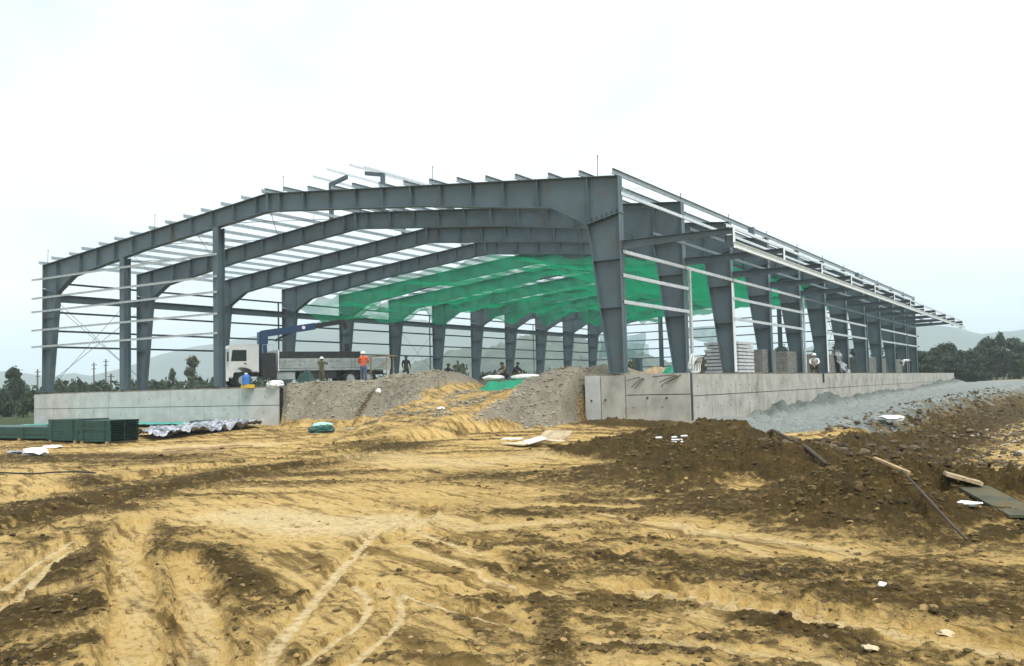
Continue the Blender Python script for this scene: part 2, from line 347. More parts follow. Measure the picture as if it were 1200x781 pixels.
    mott = sst(-.12, .42, fbm(x*.55+y*.2, y*1.0-x*.3, .55, 4, 51)+.4*n3+.2*n4)*.72
    mott = np.maximum(mott, sst(.10, .5, fbm(x*.9-y*.5, y*.9+x*.5, 1.7, 4, 53)+.25*n4)*.6)
    us = x*r0.x + y*r0.y; vs = -x*r0.y + y*r0.x
    wv = vs + 1.6*fbm(x, y, .13, 2, 91) + .25*n2
    str1 = fbm(us*.16 + .3*n1, wv*1.25, 1.0, 4, 93); str2 = fbm(us*.45, wv*3.6, 1.0, 3, 95)
    streak = sst(-.10, .34, str1+.5*str2+.25*n4)
    light = sst(.12, .4, -str1-.4*str2)
    mott = np.maximum(mott*.8, streak*.80)*(1-.6*light)
    dk = dk*(1-.35*light)
    dk = dk*np.clip(.78+.55*n3+.5*n4+.25*n2, .15, 1.15)
    pale = np.zeros_like(x)
    for pts, w, v in PALE:
        d = dist(x, y, pts, 3*w+.3); pale = np.maximum(pale, v*(1-sst(.35, 1.35, d/w+.7*wob)))
    sd_ = np.maximum(sd_, pale); pale = pale*np.clip(.95+.5*n3+.4*n2, 0, 1)
    mm = np.clip(mound*3.2-.12, 0, 1)
    mm = sst(.15, .6, mm+.4*n2*mm)
    bankm = sst(.25, .6, bank*4+.25*n2)
    rub = sst(-.2, .5, (x-xe)+.5*n2)*(1-sst(2.4, 3.8, x-xe+n2))*sst(-15, -11, y)*.95
    foot = np.exp(-((x-47.5)/1.5)**2-((y+16.5)/2)**2); foot = sst(.3, .7, foot+.3*n2)
    dk = np.maximum(dk*(1-.85*sd_), mott*(1-sd_)*.8)
    dk = np.maximum.reduce([dk, mm*.93, bankm*.9, rub, foot*.9])
    rub2 = np.exp(-((x-44.5)/1.5)**2-((y+9.5)/2.6)**2); dk = np.maximum(dk, sst(.35, .75, rub2+.5*n2)*.95)
    bermm = np.clip(inx*sst(.05, .3, t)*(1-ramp), 0, 1)
    gfoot = np.exp(-((x-29)/4.5)**2)*np.exp(-((y+3.6)/1.2)**2)*.8
    stubm = np.exp(-((x-33.9)/.8)**2-((y+1.0)/1.0)**2); dk = np.maximum(dk, sst(.3, .6, stubm)*.9)
    gfoot = np.maximum(gfoot, 1.1*np.exp(-((x-33.0)/1.5)**2-((y+2.0)/1.5)**2)); gravel = np.clip(np.maximum(bermm, gfoot*(1-ramp)), 0, 1)
    gravel = np.maximum(gravel, inx*ramp*sst(.03, .3, t)*np.clip(.36+.35*n2+.3*n3, 0, .8))
    dk = dk*(1-gravel) + gravel*leftb*sst(.1, .5, n2+.25*fbm(x, y, .6, 2, 77))*.55
    dk = np.maximum(dk, inx*ramp*sst(.02, .2, t)*.42*np.clip(.8+n2+n3, 0, 1.3))
    blue = sst(37.0, 38.6, x)*(1-sst(-.2, 2.0, x-xe+1.3*n2+.8*n3))*sst(-4.5, .5, y+1.2*n2)*(1-sst(80, 95, y))
    blue = np.maximum(blue, sst(.15, .4, gfan*1.6)); blue = blue*(1-mm)
    dk = dk*(1-blue*.85); dk = np.maximum(dk, blue*np.clip(gr*1.1, 0, .45))
    far = sst(55, 80, rc + 6*n1)*(1-sst(34, 36, x)*(1-sst(90, 110, y))*(1-sst(50, 58, x)))
    grass = np.clip(np.maximum(far, sst(3, 0, x+2*n2)*sst(-14, -6, y)), 0, 1)
    if fine:
        cl = np.clip(dk, 0, 1)*(1-blue)
        nn = fbm(x, y, 5.5, 4, 61, .6); ridge = 1-np.abs(fbm(x, y, 2.2, 4, 71, .6))*2
        amp = near*(.25+.75*sst(4, 9, rc))
        z = z + near*(cl*(.065*nn + .05*np.clip(ridge, -.2, 1)) + (1-cl)*(.014*nn+.03*n2+.012*n3) + mm*(.10*nn+.10*n3) + gravel*.09*nn + rub*(.30*n3+.12*nn+.2*n2) + foot*.08*nn)
        z = z + blue*near*(.05*nn+.05*n3)
        for (pts, w, _), dep in RUTS:
            d = dist(x, y, pts, 4*w+.2); q = d/w + .18*n3
            m_ = 1-sst(.86, 1.04, q)
            if dep <= -.05:
                ax, ay = pts[0]; sl = np.hypot(x-ax, y-ay)
                z = z + m_*.022*np.sign(np.sin(sl*2*np.pi/.17 + 2.2*q))*np.clip(.5+2*n2, 0, 1)
            z = z + dep*m_ + (-dep)*(.7 if dep < -.045 else .15)*np.exp(-((q-1.35)/.3)**2)*(.6+nn)
    return z, dk, gravel, blue, grass, pale
def hz(x, y): return float(terrain(np.array([x]), np.array([y]))[0][0])

def GT(u, v):
    d = ray(u, v)/FPX; t = np.concatenate([np.arange(4, 40, .03), np.arange(40, 90, .15)])
    X = CAM.x+d.x*t; Y = CAM.y+d.y*t; Z = CAM.z+d.z*t; h = terrain(X, Y)[0]; k = np.argmax(Z < h) if (Z < h).any() else len(t)-1
    return Vector((X[k], Y[k], h[k]))
def make_ground():
    yaw0 = math.pi/2 - YAW
    a = np.arange(-37, 37.001, .088); a = np.concatenate([a, np.arange(40, 323-3, 4.0)]); a = np.radians(a) + yaw0
    rs = [2.2, 3.2, 4.0]; r = 4.4
    while r < 95:
        rs.append(r); r += min(max(.022, r*r/(1.6*925)*.55), .11 if r < 47 else .55)
    while r < 4200: rs.append(r); r *= 1.07
    rs = np.array(rs); na, nr = len(a), len(rs)
    X = CAM.x + np.outer(rs, np.cos(a)).ravel(); Y = CAM.y + np.outer(rs, np.sin(a)).ravel()
    Z, dk, gv, bl, gs, pal = terrain(X, Y)
    V = np.empty((na*nr+1, 3), 'f'); V[:-1, 0] = X; V[:-1, 1] = Y; V[:-1, 2] = Z; V[-1] = (CAM.x, CAM.y, -2.0)
    i = np.arange(nr-1)[:, None]*na; j = np.arange(na)[None, :]; j2 = (j+1) % na
    q = np.stack([i+j, i+na+j, i+na+j2, i+j2], -1).reshape(-1, 4)
    tri = np.stack([np.full(na, na*nr), np.arange(na), (np.arange(na)+1) % na], -1)
    me = bpy.data.meshes.new('ground'); me.vertices.add(len(V)); me.vertices.foreach_set('co', V.ravel())
    nl = q.size + tri.size; me.loops.add(nl); me.loops.foreach_set('vertex_index', np.concatenate([q.ravel(), tri.ravel()]).astype('i'))
    npoly = len(q)+len(tri); me.polygons.add(npoly)
    ls = np.concatenate([np.arange(len(q))*4, q.size+np.arange(len(tri))*3]).astype('i')
    me.polygons.foreach_set('loop_start', ls); me.polygons.foreach_set('use_smooth', np.ones(npoly, bool))
    me.update(calc_edges=True); me.validate()
    at = me.color_attributes.new('soil', 'FLOAT_COLOR', 'POINT')
    C = np.zeros((len(V), 4), 'f'); C[:-1, 0] = dk; C[:-1, 1] = gv; C[:-1, 2] = bl; C[:-1, 3] = gs; at.data.foreach_set('color', C.ravel()); at2 = me.attributes.new('dry_sand', 'FLOAT', 'POINT'); at2.data.foreach_set('value', np.append(pal, 0).astype('f'))
    o = bpy.data.objects.new('ground', me); col.objects.link(o); tag(o, kind='structure')
    # material: four soils, blended by where each lies
    m = bpy.data.materials.new('site_soil'); m.use_nodes = True; n, l = m.node_tree.nodes, m.node_tree.links; b = n['Principled BSDF']
    b.inputs['Roughness'].default_value = .93; b.inputs['Specular IOR Level'].default_value = .15
    g = n.new('ShaderNodeNewGeometry'); A = n.new('ShaderNodeAttribute'); A.attribute_name = 'soil'; sp = n.new('ShaderNodeSeparateColor'); l.new(A.outputs['Color'], sp.inputs[0])
    def noise(s, d=6, ro=.6):
        t = n.new('ShaderNodeTexNoise'); t.inputs['Scale'].default_value = s; t.inputs['Detail'].default_value = d; t.inputs['Roughness'].default_value = ro
        l.new(g.outputs['Position'], t.inputs['Vector']); return t.outputs['Fac']
    def ramp(src, *st):
        r_ = n.new('ShaderNodeValToRGB'); e = r_.color_ramp.elements
        while len(e) < len(st): e.new(.5)
        for k, (p, c) in enumerate(st): e[k].position = p; e[k].color = (*c, 1)
        l.new(src, r_.inputs[0]); return r_.outputs[0]
    def brk(src, ns, amt, lo, hi):
        a1 = n.new('ShaderNodeMath'); a1.operation = 'SUBTRACT'; l.new(ns, a1.inputs[0]); a1.inputs[1].default_value = .5
        a2 = n.new('ShaderNodeMath'); a2.operation = 'MULTIPLY_ADD'; l.new(a1.outputs[0], a2.inputs[0]); a2.inputs[1].default_value = amt; l.new(src, a2.inputs[2])
        mr = n.new('ShaderNodeMapRange'); mr.interpolation_type = 'SMOOTHSTEP'; mr.inputs[1].default_value = lo; mr.inputs[2].default_value = hi; l.new(a2.outputs[0], mr.inputs[0]); return mr.outputs[0]
    def mix(f, a_, b_):
        k = n.new('ShaderNodeMix'); k.data_type = 'RGBA'; l.new(f, k.inputs['Factor']); l.new(a_, k.inputs[6]); l.new(b_, k.inputs[7]); return k.outputs[2]
    nf, nm, nb, nv = noise(14, 8, .7), noise(3.2, 6), noise(.5, 5), noise(45, 4, .7)
    nq = noise(1.3, 8, .72)
    sa_ = ramp(nq, (.26, (.19,.112,.033)), (.40, (.44,.30,.105)), (.53, (.62,.435,.168)), (.70, (.78,.61,.335)))
    sb_ = ramp(nf, (.28, (.20,.12,.036)), (.44, (.49,.325,.112)), (.70, (.70,.515,.235)))
    sandc = mix(nm, mix(nb, sb_, sa_), sb_)
    mud = mix(nm, ramp(nf, (.3, (.012,.008,.002)), (.52, (.046,.030,.008)), (.66, (.11,.074,.022)), (.8, (.27,.185,.072))), ramp(nq, (.3, (.034,.022,.006)), (.55, (.092,.060,.018)), (.72, (.17,.115,.040))))
    grav = mix(nm, ramp(nv, (.3, (.07,.062,.045)), (.5, (.22,.198,.15)), (.75, (.42,.39,.32))), ramp(nq, (.3, (.09,.076,.052)), (.5, (.22,.197,.15)), (.7, (.33,.30,.235))))
    blu = mix(nm, ramp(nv, (.3, (.11,.125,.12)), (.5, (.24,.265,.25)), (.75, (.44,.47,.455))), ramp(nq, (.3, (.12,.135,.125)), (.7, (.31,.335,.32))))
    gras = ramp(nm, (.3, (.02,.035,.012)), (.5, (.045,.065,.022)), (.75, (.09,.10,.04)))
    mp = n.new('ShaderNodeMapping'); mp.vector_type = 'TEXTURE'; mp.inputs['Rotation'].default_value = (0, 0, -YAW*-1+.12); mp.inputs['Scale'].default_value = (3.2, .42, 1); l.new(g.outputs['Position'], mp.inputs['Vector'])
    def snoise(s, d, dist_):
        t = n.new('ShaderNodeTexNoise'); t.inputs['Scale'].default_value = s; t.inputs['Detail'].default_value = d; t.inputs['Roughness'].default_value = .68; t.inputs['Distortion'].default_value = dist_; l.new(mp.outputs[0], t.inputs['Vector']); return t.outputs['Fac']
    s1 = snoise(1.6, 9, .8)
    mr_ = n.new('ShaderNodeMapRange'); mr_.interpolation_type = 'SMOOTHSTEP'; mr_.inputs[1].default_value = .49; mr_.inputs[2].default_value = .62; mr_.inputs[4].default_value = .95; l.new(s1, mr_.inputs[0])
    sandc = mix(mr_.outputs[0], sandc, ramp(nf, (.3, (.085,.052,.014)), (.55, (.21,.135,.043)), (.8, (.40,.275,.10))))
    s2 = snoise(5.5, 6, .3); mr2 = n.new('ShaderNodeMapRange'); mr2.interpolation_type = 'SMOOTHSTEP'; mr2.inputs[1].default_value = .55; mr2.inputs[2].default_value = .66; mr2.inputs[4].default_value = .85; l.new(s2, mr2.inputs[0])
    sandc = mix(mr2.outputs[0], sandc, ramp(nf, (.3, (.06,.038,.010)), (.6, (.16,.105,.034))))
    A2 = n.new('ShaderNodeAttribute'); A2.attribute_name = 'dry_sand'
    sandc = mix(brk(A2.outputs['Fac'], nf, 1.3, .15, 1.15), sandc, ramp(nf, (.3, (.46,.34,.155)), (.6, (.70,.56,.32)), (.8, (.80,.67,.42))))
    c = mix(brk(sp.outputs[0], nf, 1.7, .12, .78), sandc, mud)
    c = mix(brk(sp.outputs[1], nf, .8, .3, .6), c, mix(brk(sp.outputs[0], nf, 1.2, .3, .6), grav, mud))
    c = mix(brk(sp.outputs[2], nf, 1.0, .3, .7), c, mix(brk(sp.outputs[0], nf, .6, .1, .6), blu, ramp(nv, (.3, (.04,.05,.044)), (.55, (.10,.122,.11)), (.8, (.20,.23,.21)))))
    c = mix(brk(A.outputs['Alpha'], nf, .8, .3, .7), c, gras)
    l.new(c, b.inputs['Base Color'])
    bp = n.new('ShaderNodeBump'); bp.inputs['Strength'].default_value = .8; bp.inputs['Distance'].default_value = .05
    ad = n.new('ShaderNodeMath'); ad.operation = 'ADD'; l.new(nf, ad.inputs[0]); l.new(nv, ad.inputs[1]); l.new(ad.outputs[0], bp.inputs['Height']); l.new(bp.outputs[0], b.inputs['Normal'])
    me.materials.append(m); return o
ground = make_ground()
# ------------------------------------------------------------------ building pad
padm = mat('pad_gravel', (.2,.18,.14), .95, 0, .3, 3, .5, 20)
for a, b in (((-.2, 3.2, -2.6), (37.45, 71.6, -.07)), ((-.2, -.12, -2.6), (18.4, 3.198, -.072)), ((33.2, -.12, -2.6), (37.45, 3.198, -.072))):
    MB().box(a, b).build('building_pad', padm)['kind'] = 'structure'

# ------------------------------------------------------------------ steel building frame
W, HE, HR, BAY, NF = 35.24, 7.05, 8.75, 6.0, 12
RX = W/2; SL = (HR-HE)/RX
bld = thing('steel_building_frame', (RX, 33, 0), 'long open grey steel portal frame of a building under construction', 'steel frame')
def topz(u): return HE + SL*u
def dep(u): return float(np.interp(u, [1.3, 2.75, 9, RX], [1.75, 1.12, .86, .84]))
def mx(side, u): return u if side < 0 else W-u
def edge_plate(mb, p, q, t, y, hw, inward):
    # flange along p->q in the XZ plane, thickness t to the side `inward`
    d = Vector((q[0]-p[0], q[1]-p[1])); d.normalize(); nrm = Vector((-d.y, d.x))*inward*t
    mb.ext([p, q, (q[0]+nrm.x, q[1]+nrm.y), (p[0]+nrm.x, p[1]+nrm.y)], y-hw, y+hw)
for i in range(NF):
    y = i*BAY
    for s in (-1, 1):
        X = lambda u: mx(s, u)
        # column
        m = MB(); m.ext([(X(0),.03),(X(.58),.03),(X(1.3),5.43),(X(0),5.72)], y-.009, y+.009)
        edge_plate(m, (X(0),.03), (X(0),5.72), .028, y, .17, 1 if s > 0 else -1)
        edge_plate(m, (X(.58),.03), (X(1.3),5.43), .028, y, .17, -1 if s > 0 else 1)
        c = m.build('column', steel, bld)
        MB().box((min(X(-.06),X(.66)), y-.22, 0), (max(X(-.06),X(.66)), y+.22, .03)).build('base_plate', steel, c)
        m = MB(); d = Vector((X(1.36)-X(-.03), 5.415-5.735)); edge_plate(m, (X(-.03),5.735), (X(1.38),5.42), .03, y, .2, -1 if s < 0 else 1)
        m.build('splice_plate', steel, c)
        for zz in (2.33, 4.05):
            u1 = .58+.72*zz/5.4
            m = MB(); m.box((min(X(.03),X(u1-.03)), y-.16, zz), (max(X(.03),X(u1-.03)), y+.16, zz+.02)); m.build('stiffener', steel, c)
        # rafter with haunch
        us = [1.3, 2.75, 5.5, 9, RX-.0]
        poly = [(X(0),5.75), (X(0),HE)] + [(X(RX), HR)] + [(X(u), topz(u)-dep(u)) for u in reversed(us)]
        m = MB(); m.ext(poly, y-.009, y+.009)
        edge_plate(m, (X(0),HE), (X(RX),HR), .028, y, .175, -1 if s < 0 else 1)
        for a, b in zip(us[:-1], us[1:]): edge_plate(m, (X(a),topz(a)-dep(a)), (X(b),topz(b)-dep(b)), .028, y, .175, 1 if s < 0 else -1)
        edge_plate(m, (X(0),5.75), (X(0),HE), .028, y, .17, 1 if s > 0 else -1)
        rf = m.build('rafter', steel, bld)
        st = [1.25] + [3.35+1.5*k for k in range(10)]
        st = [u for u in st if u < RX-.4]
        ms = MB()
        for k, u in enumerate(st + [RX-.025]):
            m = MB(); t = .05 if k == len(st) or k == 5 else .022
            for ys in (-1, 1): m.box((min(X(u-t/2),X(u+t/2)), min(y+ys*.012,y+ys*.165), topz(u)-dep(max(u,1.3))+.035), (max(X(u-t/2),X(u+t/2)), max(y+ys*.012,y+ys*.165), topz(u)-.03))
            if i < 5: m.build('stiffener', steel, rf)
            else: ms.add(m.v, m.f)
        if i >= 5: ms.build('stiffeners', steel, rf)
# eave bolts at the nearest splice
m = MB()
for k in range(6):
    m.tube([(W-.12-k*.2, -.1, 5.60-k*.045), (W-.12-k*.2, -.1, 5.85-k*.045)], .02, 6)
m.build('splice_bolts', dark, bld)
# purlins
for s in (-1, 1):
    for k in range(14):
        u = .06+k*1.345; x = mx(s, min(u, RX-.12)); z = topz(min(u, RX-.12))+.012
        h = .17; f = .06*(-s)
        prof = [(x, z), (x+f, z), (x+f, z+.006), (x+.006*(-s), z+.006), (x+.006*(-s), z+h), (x-f, z+h), (x-f, z+h-.006), (x, z+h-.006)]
        y1 = 66.5 + rng.uniform(-.1, .1)
        y0 = -.42+rng.uniform(-.1, .1)
        MB().ext(prof, y0, y1).build('purlin', purl, bld)
# sag rods between purlins, one line per bay
for i in range(NF-1):
    for s in (-1, 1):
        m = MB(); m.tube([(mx(s, .2), i*6+3, topz(.2)+.08), (mx(s, RX-.2), i*6+3, topz(RX-.2)+.08)], .012, 4); m.build('sag_rod', galv, bld)
# wind columns of the near and far gables
def ibeam_post(name, x, y, z0, z1, w=.36, d=.42, par=bld, m_=steel):
    m = MB(); m.box((x-.008, y-d/2+.02, z0), (x+.008, y+d/2-.02, z1)); m.box((x-w/2, y-d/2, z0), (x+w/2, y-d/2+.02, z1)); m.box((x-w/2, y+d/2-.02, z0), (x+w/2, y+d/2, z1)); return m.build(name, m_, par)
for x in (7.1, 14.2):
    ibeam_post('wind_column', x, 0, 0, topz(x)-dep(x)-.03)
for x in (9.0, 15.75, 22.2, 28.7):
    u = min(x, W-x); ibeam_post('wind_column', x, 66, 0, topz(u)-dep(u)-.03)
# girts: near gable (left part), far gable, both long sides
def cgirt(p, q, m_=galv, h=.12, w=.06, name='girt'):
    p, q = Vector(p), Vector(q); d = (q-p).normalized(); o = Vector((d.y, -d.x, 0))
    m = MB(); m.bar(p, q, .008, h); m.bar(p+o*w/2+Vector((0,0,h/2)), q+o*w/2+Vector((0,0,h/2)), w, .008); m.bar(p+o*w/2-Vector((0,0,h/2)), q+o*w/2-Vector((0,0,h/2)), w, .008)
    return m.build(name, m_, bld)
GZ = (6.25, 5.2, 4.45, 3.42, 2.5)
for z in GZ:
    cgirt((-.85, -.27, z), (7.1, -.27, z), galv, .09); cgirt((7.1, -.262, z+.004), (14.35, -.262, z+.004), galv, .09)
for z in (6.3, 5.4, 4.5, 3.5, 2.5, 1.5):
    cgirt((-.2, 66.3, z), (W+.2, 66.3, z), steel, .10)
for z in (6.1, 4.45, 3.4, 2.5):
    for i in range(NF-1): cgirt((-.08, i*6+.02, z), (-.08, i*6+5.98, z), steel, .10)
for i in range(NF-1):      # heavy tie beam along the far column row
    m = MB(); m.box((.30, i*6+.18, 5.02), (.32, i*6+5.82, 5.40)); m.box((.2, i*6+.18, 5.40), (.42, i*6+5.82, 5.42)); m.box((.2, i*6+.18, 5.0), (.42, i*6+5.82, 5.02)); m.build('tie_beam', steel, bld)
for z in (6.42, 4.33):
    for i in range(NF-1): cgirt((W+.02, i*6+5.98, z), (W+.02, i*6+.02, z), galv if z > 5 or i < 4 else steel)
for a, b in ((0, 1), (2, 4), (5, 7), (8, 11)):
    for z in (3.47, 2.52):
        for i in range(a, b): cgirt((W+.04, i*6+6+.3*(i == b-1), z), (W+.04, i*6-.05*(i == a), z))
for i in (1, 4, 7, 10):
    m = MB(); m.box((W+.06, i*6+.34, 0), (W+.075, i*6+.5, 4.33)); m.box((W-.02, i*6+.34, 0), (W+.06, i*6+.352, 4.33)); m.build('jamb_post', galv if i < 5 else steel, bld)
for i in (3, 6, 9):
    m = MB(); m.box((-.14, i*6-.45, 0), (-.12, i*6-.31, 6.1)); m.build('jamb_post', steel, bld)
for i in (2, 5):      # thin white plate over the outer face of two column flanges
    m = MB(); m.box((W+.003, i*6-.165, .05), (W+.012, i*6+.165, 4.2)); m.build('flange_cover', whitep, bld)
# side canopy
for i in range(NF):
    y = i*6; x0, x1 = W+.03, 39.3
    m = MB(); m.ext([(x0,4.42),(x1,4.55),(x1,4.70),(x0,4.70)], y-.006, y+.006); m.box((x0,y-.1,4.70),(x1,y+.1,4.715)); m.ext([(x0,4.42),(x1,4.55),(x1,4.537),(x0,4.407)], y-.1, y+.1)
    cb = m.build('canopy_beam', steel, bld)
    m = MB(); m.box((x1, y-.12, 4.06), (x1+.02, y+.12, 4.72)); m.box((x1-.26, y-.006, 4.06), (x1, y+.006, 4.48)); m.box((x1-.28, y-.1, 4.06), (x1-.26, y+.1, 4.484))
    m.build('end_bracket', steel, cb)
    m = MB(); m.box((x1+.022, y-.10, 4.2), (x1+.03, y+.10, 4.73)); m.build('end_cover', whitep, cb)
for x in (36.55, 37.9, 39.15):
    h = .13; z = 4.72
    MB().ext([(x,z),(x+.07,z),(x+.07,z+.006),(x+.006,z+.006),(x+.006,z+h),(x-.07,z+h),(x-.07,z+h-.006),(x,z+h-.006)], -.25, 67.2).build('canopy_purlin', galv if x > 39 else steel, bld)
m = MB(); m.box((39.335, -.1, 4.04), (39.35, 67.2, 4.22)); m.box((39.335, -.1, 4.225), (39.42, 67.2, 4.235)); m.box((39.335, -.1, 4.027), (39.42, 67.2, 4.037)); m.build('edge_channel', whitep, bld)
for i in (0, 3):      # odd brackets standing on the canopy edge
    m = MB(); m.box((38.9, i*6+2.9, 4.9), (39.1, i*6+3.1, 5.16)); m.build('canopy_bracket', steel, bld)
# rod bracing
def rod(p, q, r=.014): MB().tube([p, q], r, 4).build('brace_rod', dark, bld)
for b in (0, 5, 10):
    for x in (.5, W-.35):
        if x > 20 and b == 0: continue
        y0, y1 = b*6+.15, b*6+5.85
        rod((x, y0, .6), (x, y1, 4.9)); rod((x, y1, .6), (x, y0, 4.9))
rod((.9, .1, .5), (7.0, .1, 4.4)); rod((7.0, .12, 1.2), (.9, .12, 5.0))
for b in (0, 5, 10):
    for s in (-1, 1):
        for k in range(3):
            ua, ub = 1.5+k*5.3, 6.8+k*5.3
            rod((mx(s, ua), b*6+.1, topz(ua)-.25), (mx(s, ub), b*6+5.9, topz(ub)-.25)); rod((mx(s, ub), b*6+.1, topz(ub)-.27), (mx(s, ua), b*6+5.9, topz(ua)-.27))
# flange braces (short struts from purlin to rafter foot)
for i in range(1, 6):
    for s in (-1, 1):
        m = MB()
        for k in range(2, 13, 2):
            u = .06+k*1.345
            m.bar((mx(s, u), i*6, topz(u)-dep(u)+.05), (mx(s, u), i*6+.75, topz(u)+.03), .035, .035)
        m.build('flange_braces', steel, bld)
# ridge vent frames being set on the ridge
for i in (1, 2, 3):
    y = i*6
    for s in (-1, 1):
        xo = RX + s*1.75; xi = RX + s*.62
        m = MB(); m.box((xo-.09, y-.09, topz(RX-1.75)+.03), (xo+.09, y+.09, HR+1.72)); m.build('vent_post', steel, bld)
        m = MB(); m.ext([(xo+s*.1, HR+1.60), (xi, HR+1.86), (xi, HR+2.06), (xo+s*.1, HR+1.80)], y-.07, y+.07); m.build('vent_rafter', steel, bld)
for xx, zz in ((-1.7, 1.83), (-.75, 2.07), (.75, 2.07), (1.7, 1.83)):
    x = RX+xx; z = HR+zz
    MB().ext([(x,z),(x+.05,z),(x+.05,z+.006),(x+.006,z+.006),(x+.006,z+.12),(x-.05,z+.12),(x-.05,z+.114),(x,z+.114)], 4.6, 18.6).build('vent_purlin', galv, bld)
# lifeline stanchions on the roof
for x, y in ((.4, -.1), (9.6, -.1), (18.6, -.1), (27.0, -.1), (34.4, -.1), (14.6, 6), (30, 12)):
    u = min(x, W-x); m = MB(); m.tube([(x, y, topz(u)), (x+.03, y, topz(u)+.72)], .012, 5); m.blob((x+.03, y, topz(u)+.74), .03, 1, 0); m.build('lifeline_post', dark, bld)
for i in range(1, NF):
    m = MB(); m.tube([(W-.1, i*6, HE), (W-.02, i*6-.1, HE+.36)], .018, 5); m.build('lifeline_post', dark, bld)
m = MB(); m.tube([(W-.02, 0, HE+.36), (W-.02, 66, HE+.36)], .007, 4); m.build('lifeline_cable', galv, bld)

# ------------------------------------------------------------------ concrete walls
def wall(name, label, p, q, ztop, zbot, joints, hj, th=.28, mats=(conc,), stub=None):
    """wall from p to q seen from its right-hand side; joints are distances along it"""
    p, q = Vector((*p, 0)), Vector((*q, 0)); d = (q-p); L = d.length; d /= L; nrm = Vector((d.y, -d.x, 0))
    t = thing(name, (p+q)/2 + Vector((0,0,zbot)), label, 'concrete wall')
    M = Matrix((d, -nrm, Vector((0,0,1)))).transposed()
    def slab(a, b, z0, z1, off, thick, nm, mt, zt=None):
        c = p + d*(a+b)/2 - nrm*(thick/2+off) + Vector((0,0,(z0+z1)/2)); m = MB(); m.obox(c, (b-a, thick, z1-z0), M); return m.build(nm, mt, t)
    slab(.02, L-.02, zbot, ztop-.02, .045, th-.045, 'core', dark)
    js = [0]+list(joints)+[L]
    for k, (a, b) in enumerate(zip(js[:-1], js[1:])):
        hh = hj[k % len(hj)]; mt = mats[k % len(mats)]
        o = rng.uniform(0, .008)
        if hh is None: slab(a+.016, b-.016, zbot, ztop+rng.uniform(-.012,.012), o-.008, .06, 'panel', mt)
        else:
            slab(a+.016, b-.016, zbot, hh-.014, o-.008, .06, 'panel', mt); slab(a+.016, b-.016, hh+.014, ztop+rng.uniform(-.012,.012), o-.004, .06, 'panel', mt)
    m = MB()
    for a in np.arange(.7, L-.3, 1.15):
        for zz in (ztop-.42, ztop-1.15):
            if rng.random() < .7:
                c = p+d*(a+rng.uniform(-.05, .05))+Vector((0, 0, zz)); m.tube([c+nrm*.011, c-nrm*.02], .026, 6)
    h_ = m.build('tie_holes', dark, t); h_['kind'] = 'stuff'
    return t, p, d, nrm
def frontx(u, v, y=-.4):
    dd = ray(u, v); return (CAM + dd*((y-CAM.y)/dd.y)).x
js = [frontx(u, 480)+.35 for u in (63, 94, 127, 163, 200, 239, 280)]
wall('concrete_wall', 'pale concrete retaining wall behind the green sheet stacks', (-.35, -.4), (18.5, -.4), -.13, -2.3, js, [-.93], mats=(concl,))
sx = [frontx(u, 460)-33.78 for u in (704, 733)]
wl_, p_, d_, n_ = wall('concrete_wall', 'weathered concrete corner wall with rusty bars beside the gravel slope', (33.78, -.4), (37.75, -.4), -.07, -2.4, sx, [None, None, -.78], mats=(concl, conc, conc))
# pour holes and rust marks
m = MB()
for x, z in ((34.05,-.95),(34.6,-.93),(36.2,-.88),(36.9,-.9),(35.0,-1.55)): m.tube([(x,-.402,z),(x,-.43,z)], .035, 8)
m.build('tie_hole', dark, wl_)
for k, (x, z, ex, ez) in enumerate(((35.95,-.17,-.42,-.1),(36.05,-.2,-.38,-.32),(36.1,-.22,-.32,-.34),(37.2,-.12,-.75,-.05),(37.3,-.14,-.6,-.22),(37.35,-.16,-.55,-.3),(37.45,-.12,-.5,-.32))):
    m = MB(); m.tube([(x,-.42,z),(x+ex*.5,-.52,z+ez*.45),(x+ex,-.55,z+ez)], .014, 5); m.build('starter_bar', rust, wl_)
for k in range(7):
    z = -.2-.22*k; ln = rng.uniform(.8, 2.2); m = MB(); m.tube([(33.85,-.5-.03*(k%3),z),(33.85-ln,-.56-.05*(k%3),z-rng.uniform(0,.05))], .014, 5); m.build('starter_bar', rust, wl_)
for k in range(5):
    m = MB(); x0 = 33.6-.1*k; m.tube([(x0,-.75,-.75-.1*k),(x0-1.4,-1.1-.1*k,-1.15-.08*k),(x0-2.6,-1.5-.1*k,-1.5-.03*k)], .016, 5); m.build('starter_bar', rust, wl_)
sidej = [2.1, 4.7, 6.3, 8.2, 10.3, 13.3, 17.0, 21, 25, 30, 35, 41, 47, 54, 62]
wall('concrete_wall', 'long concrete side wall below the canopy along the gravel road', (37.72, -.36), (37.72, 71.6), -.11, -2.4, sidej, [-.85], mats=(conc,))

# ------------------------------------------------------------------ safety nets
def sheet(name, fn, nu, nv, mt, label, cat, group=None, smooth=True):
    V = []; F = []
    for a in range(nu+1):
        for b in range(nv+1): V.append(fn(a/nu, b/nv))
    for a in range(nu):
        for b in range(nv): F.append((a*(nv+1)+b, (a+1)*(nv+1)+b, (a+1)*(nv+1)+b+1, a*(nv+1)+b+1))
    m = MB(); m.add(V, F); o = m.build(name, mt, smooth=smooth); centre(o); ROOT[o.name] = o.location.copy()
    return tag(o, label, cat, group)
NETL = {2: 'green safety net fringe slung under the third roof bay', 3: 'green safety net with loose corner in the bay above the truck crane', 4: 'green safety net sagging low to the left above the truck bed', 5: 'green safety net in the bay behind the low sagging one',
        6: 'green safety net under the seventh roof bay from the front', 7: 'green safety net under the eighth roof bay from the front', 8: 'green safety net under the ninth roof bay from the front', 9: 'green safety net in the last bay but one', 10: 'green safety net in the farthest roof bay'}
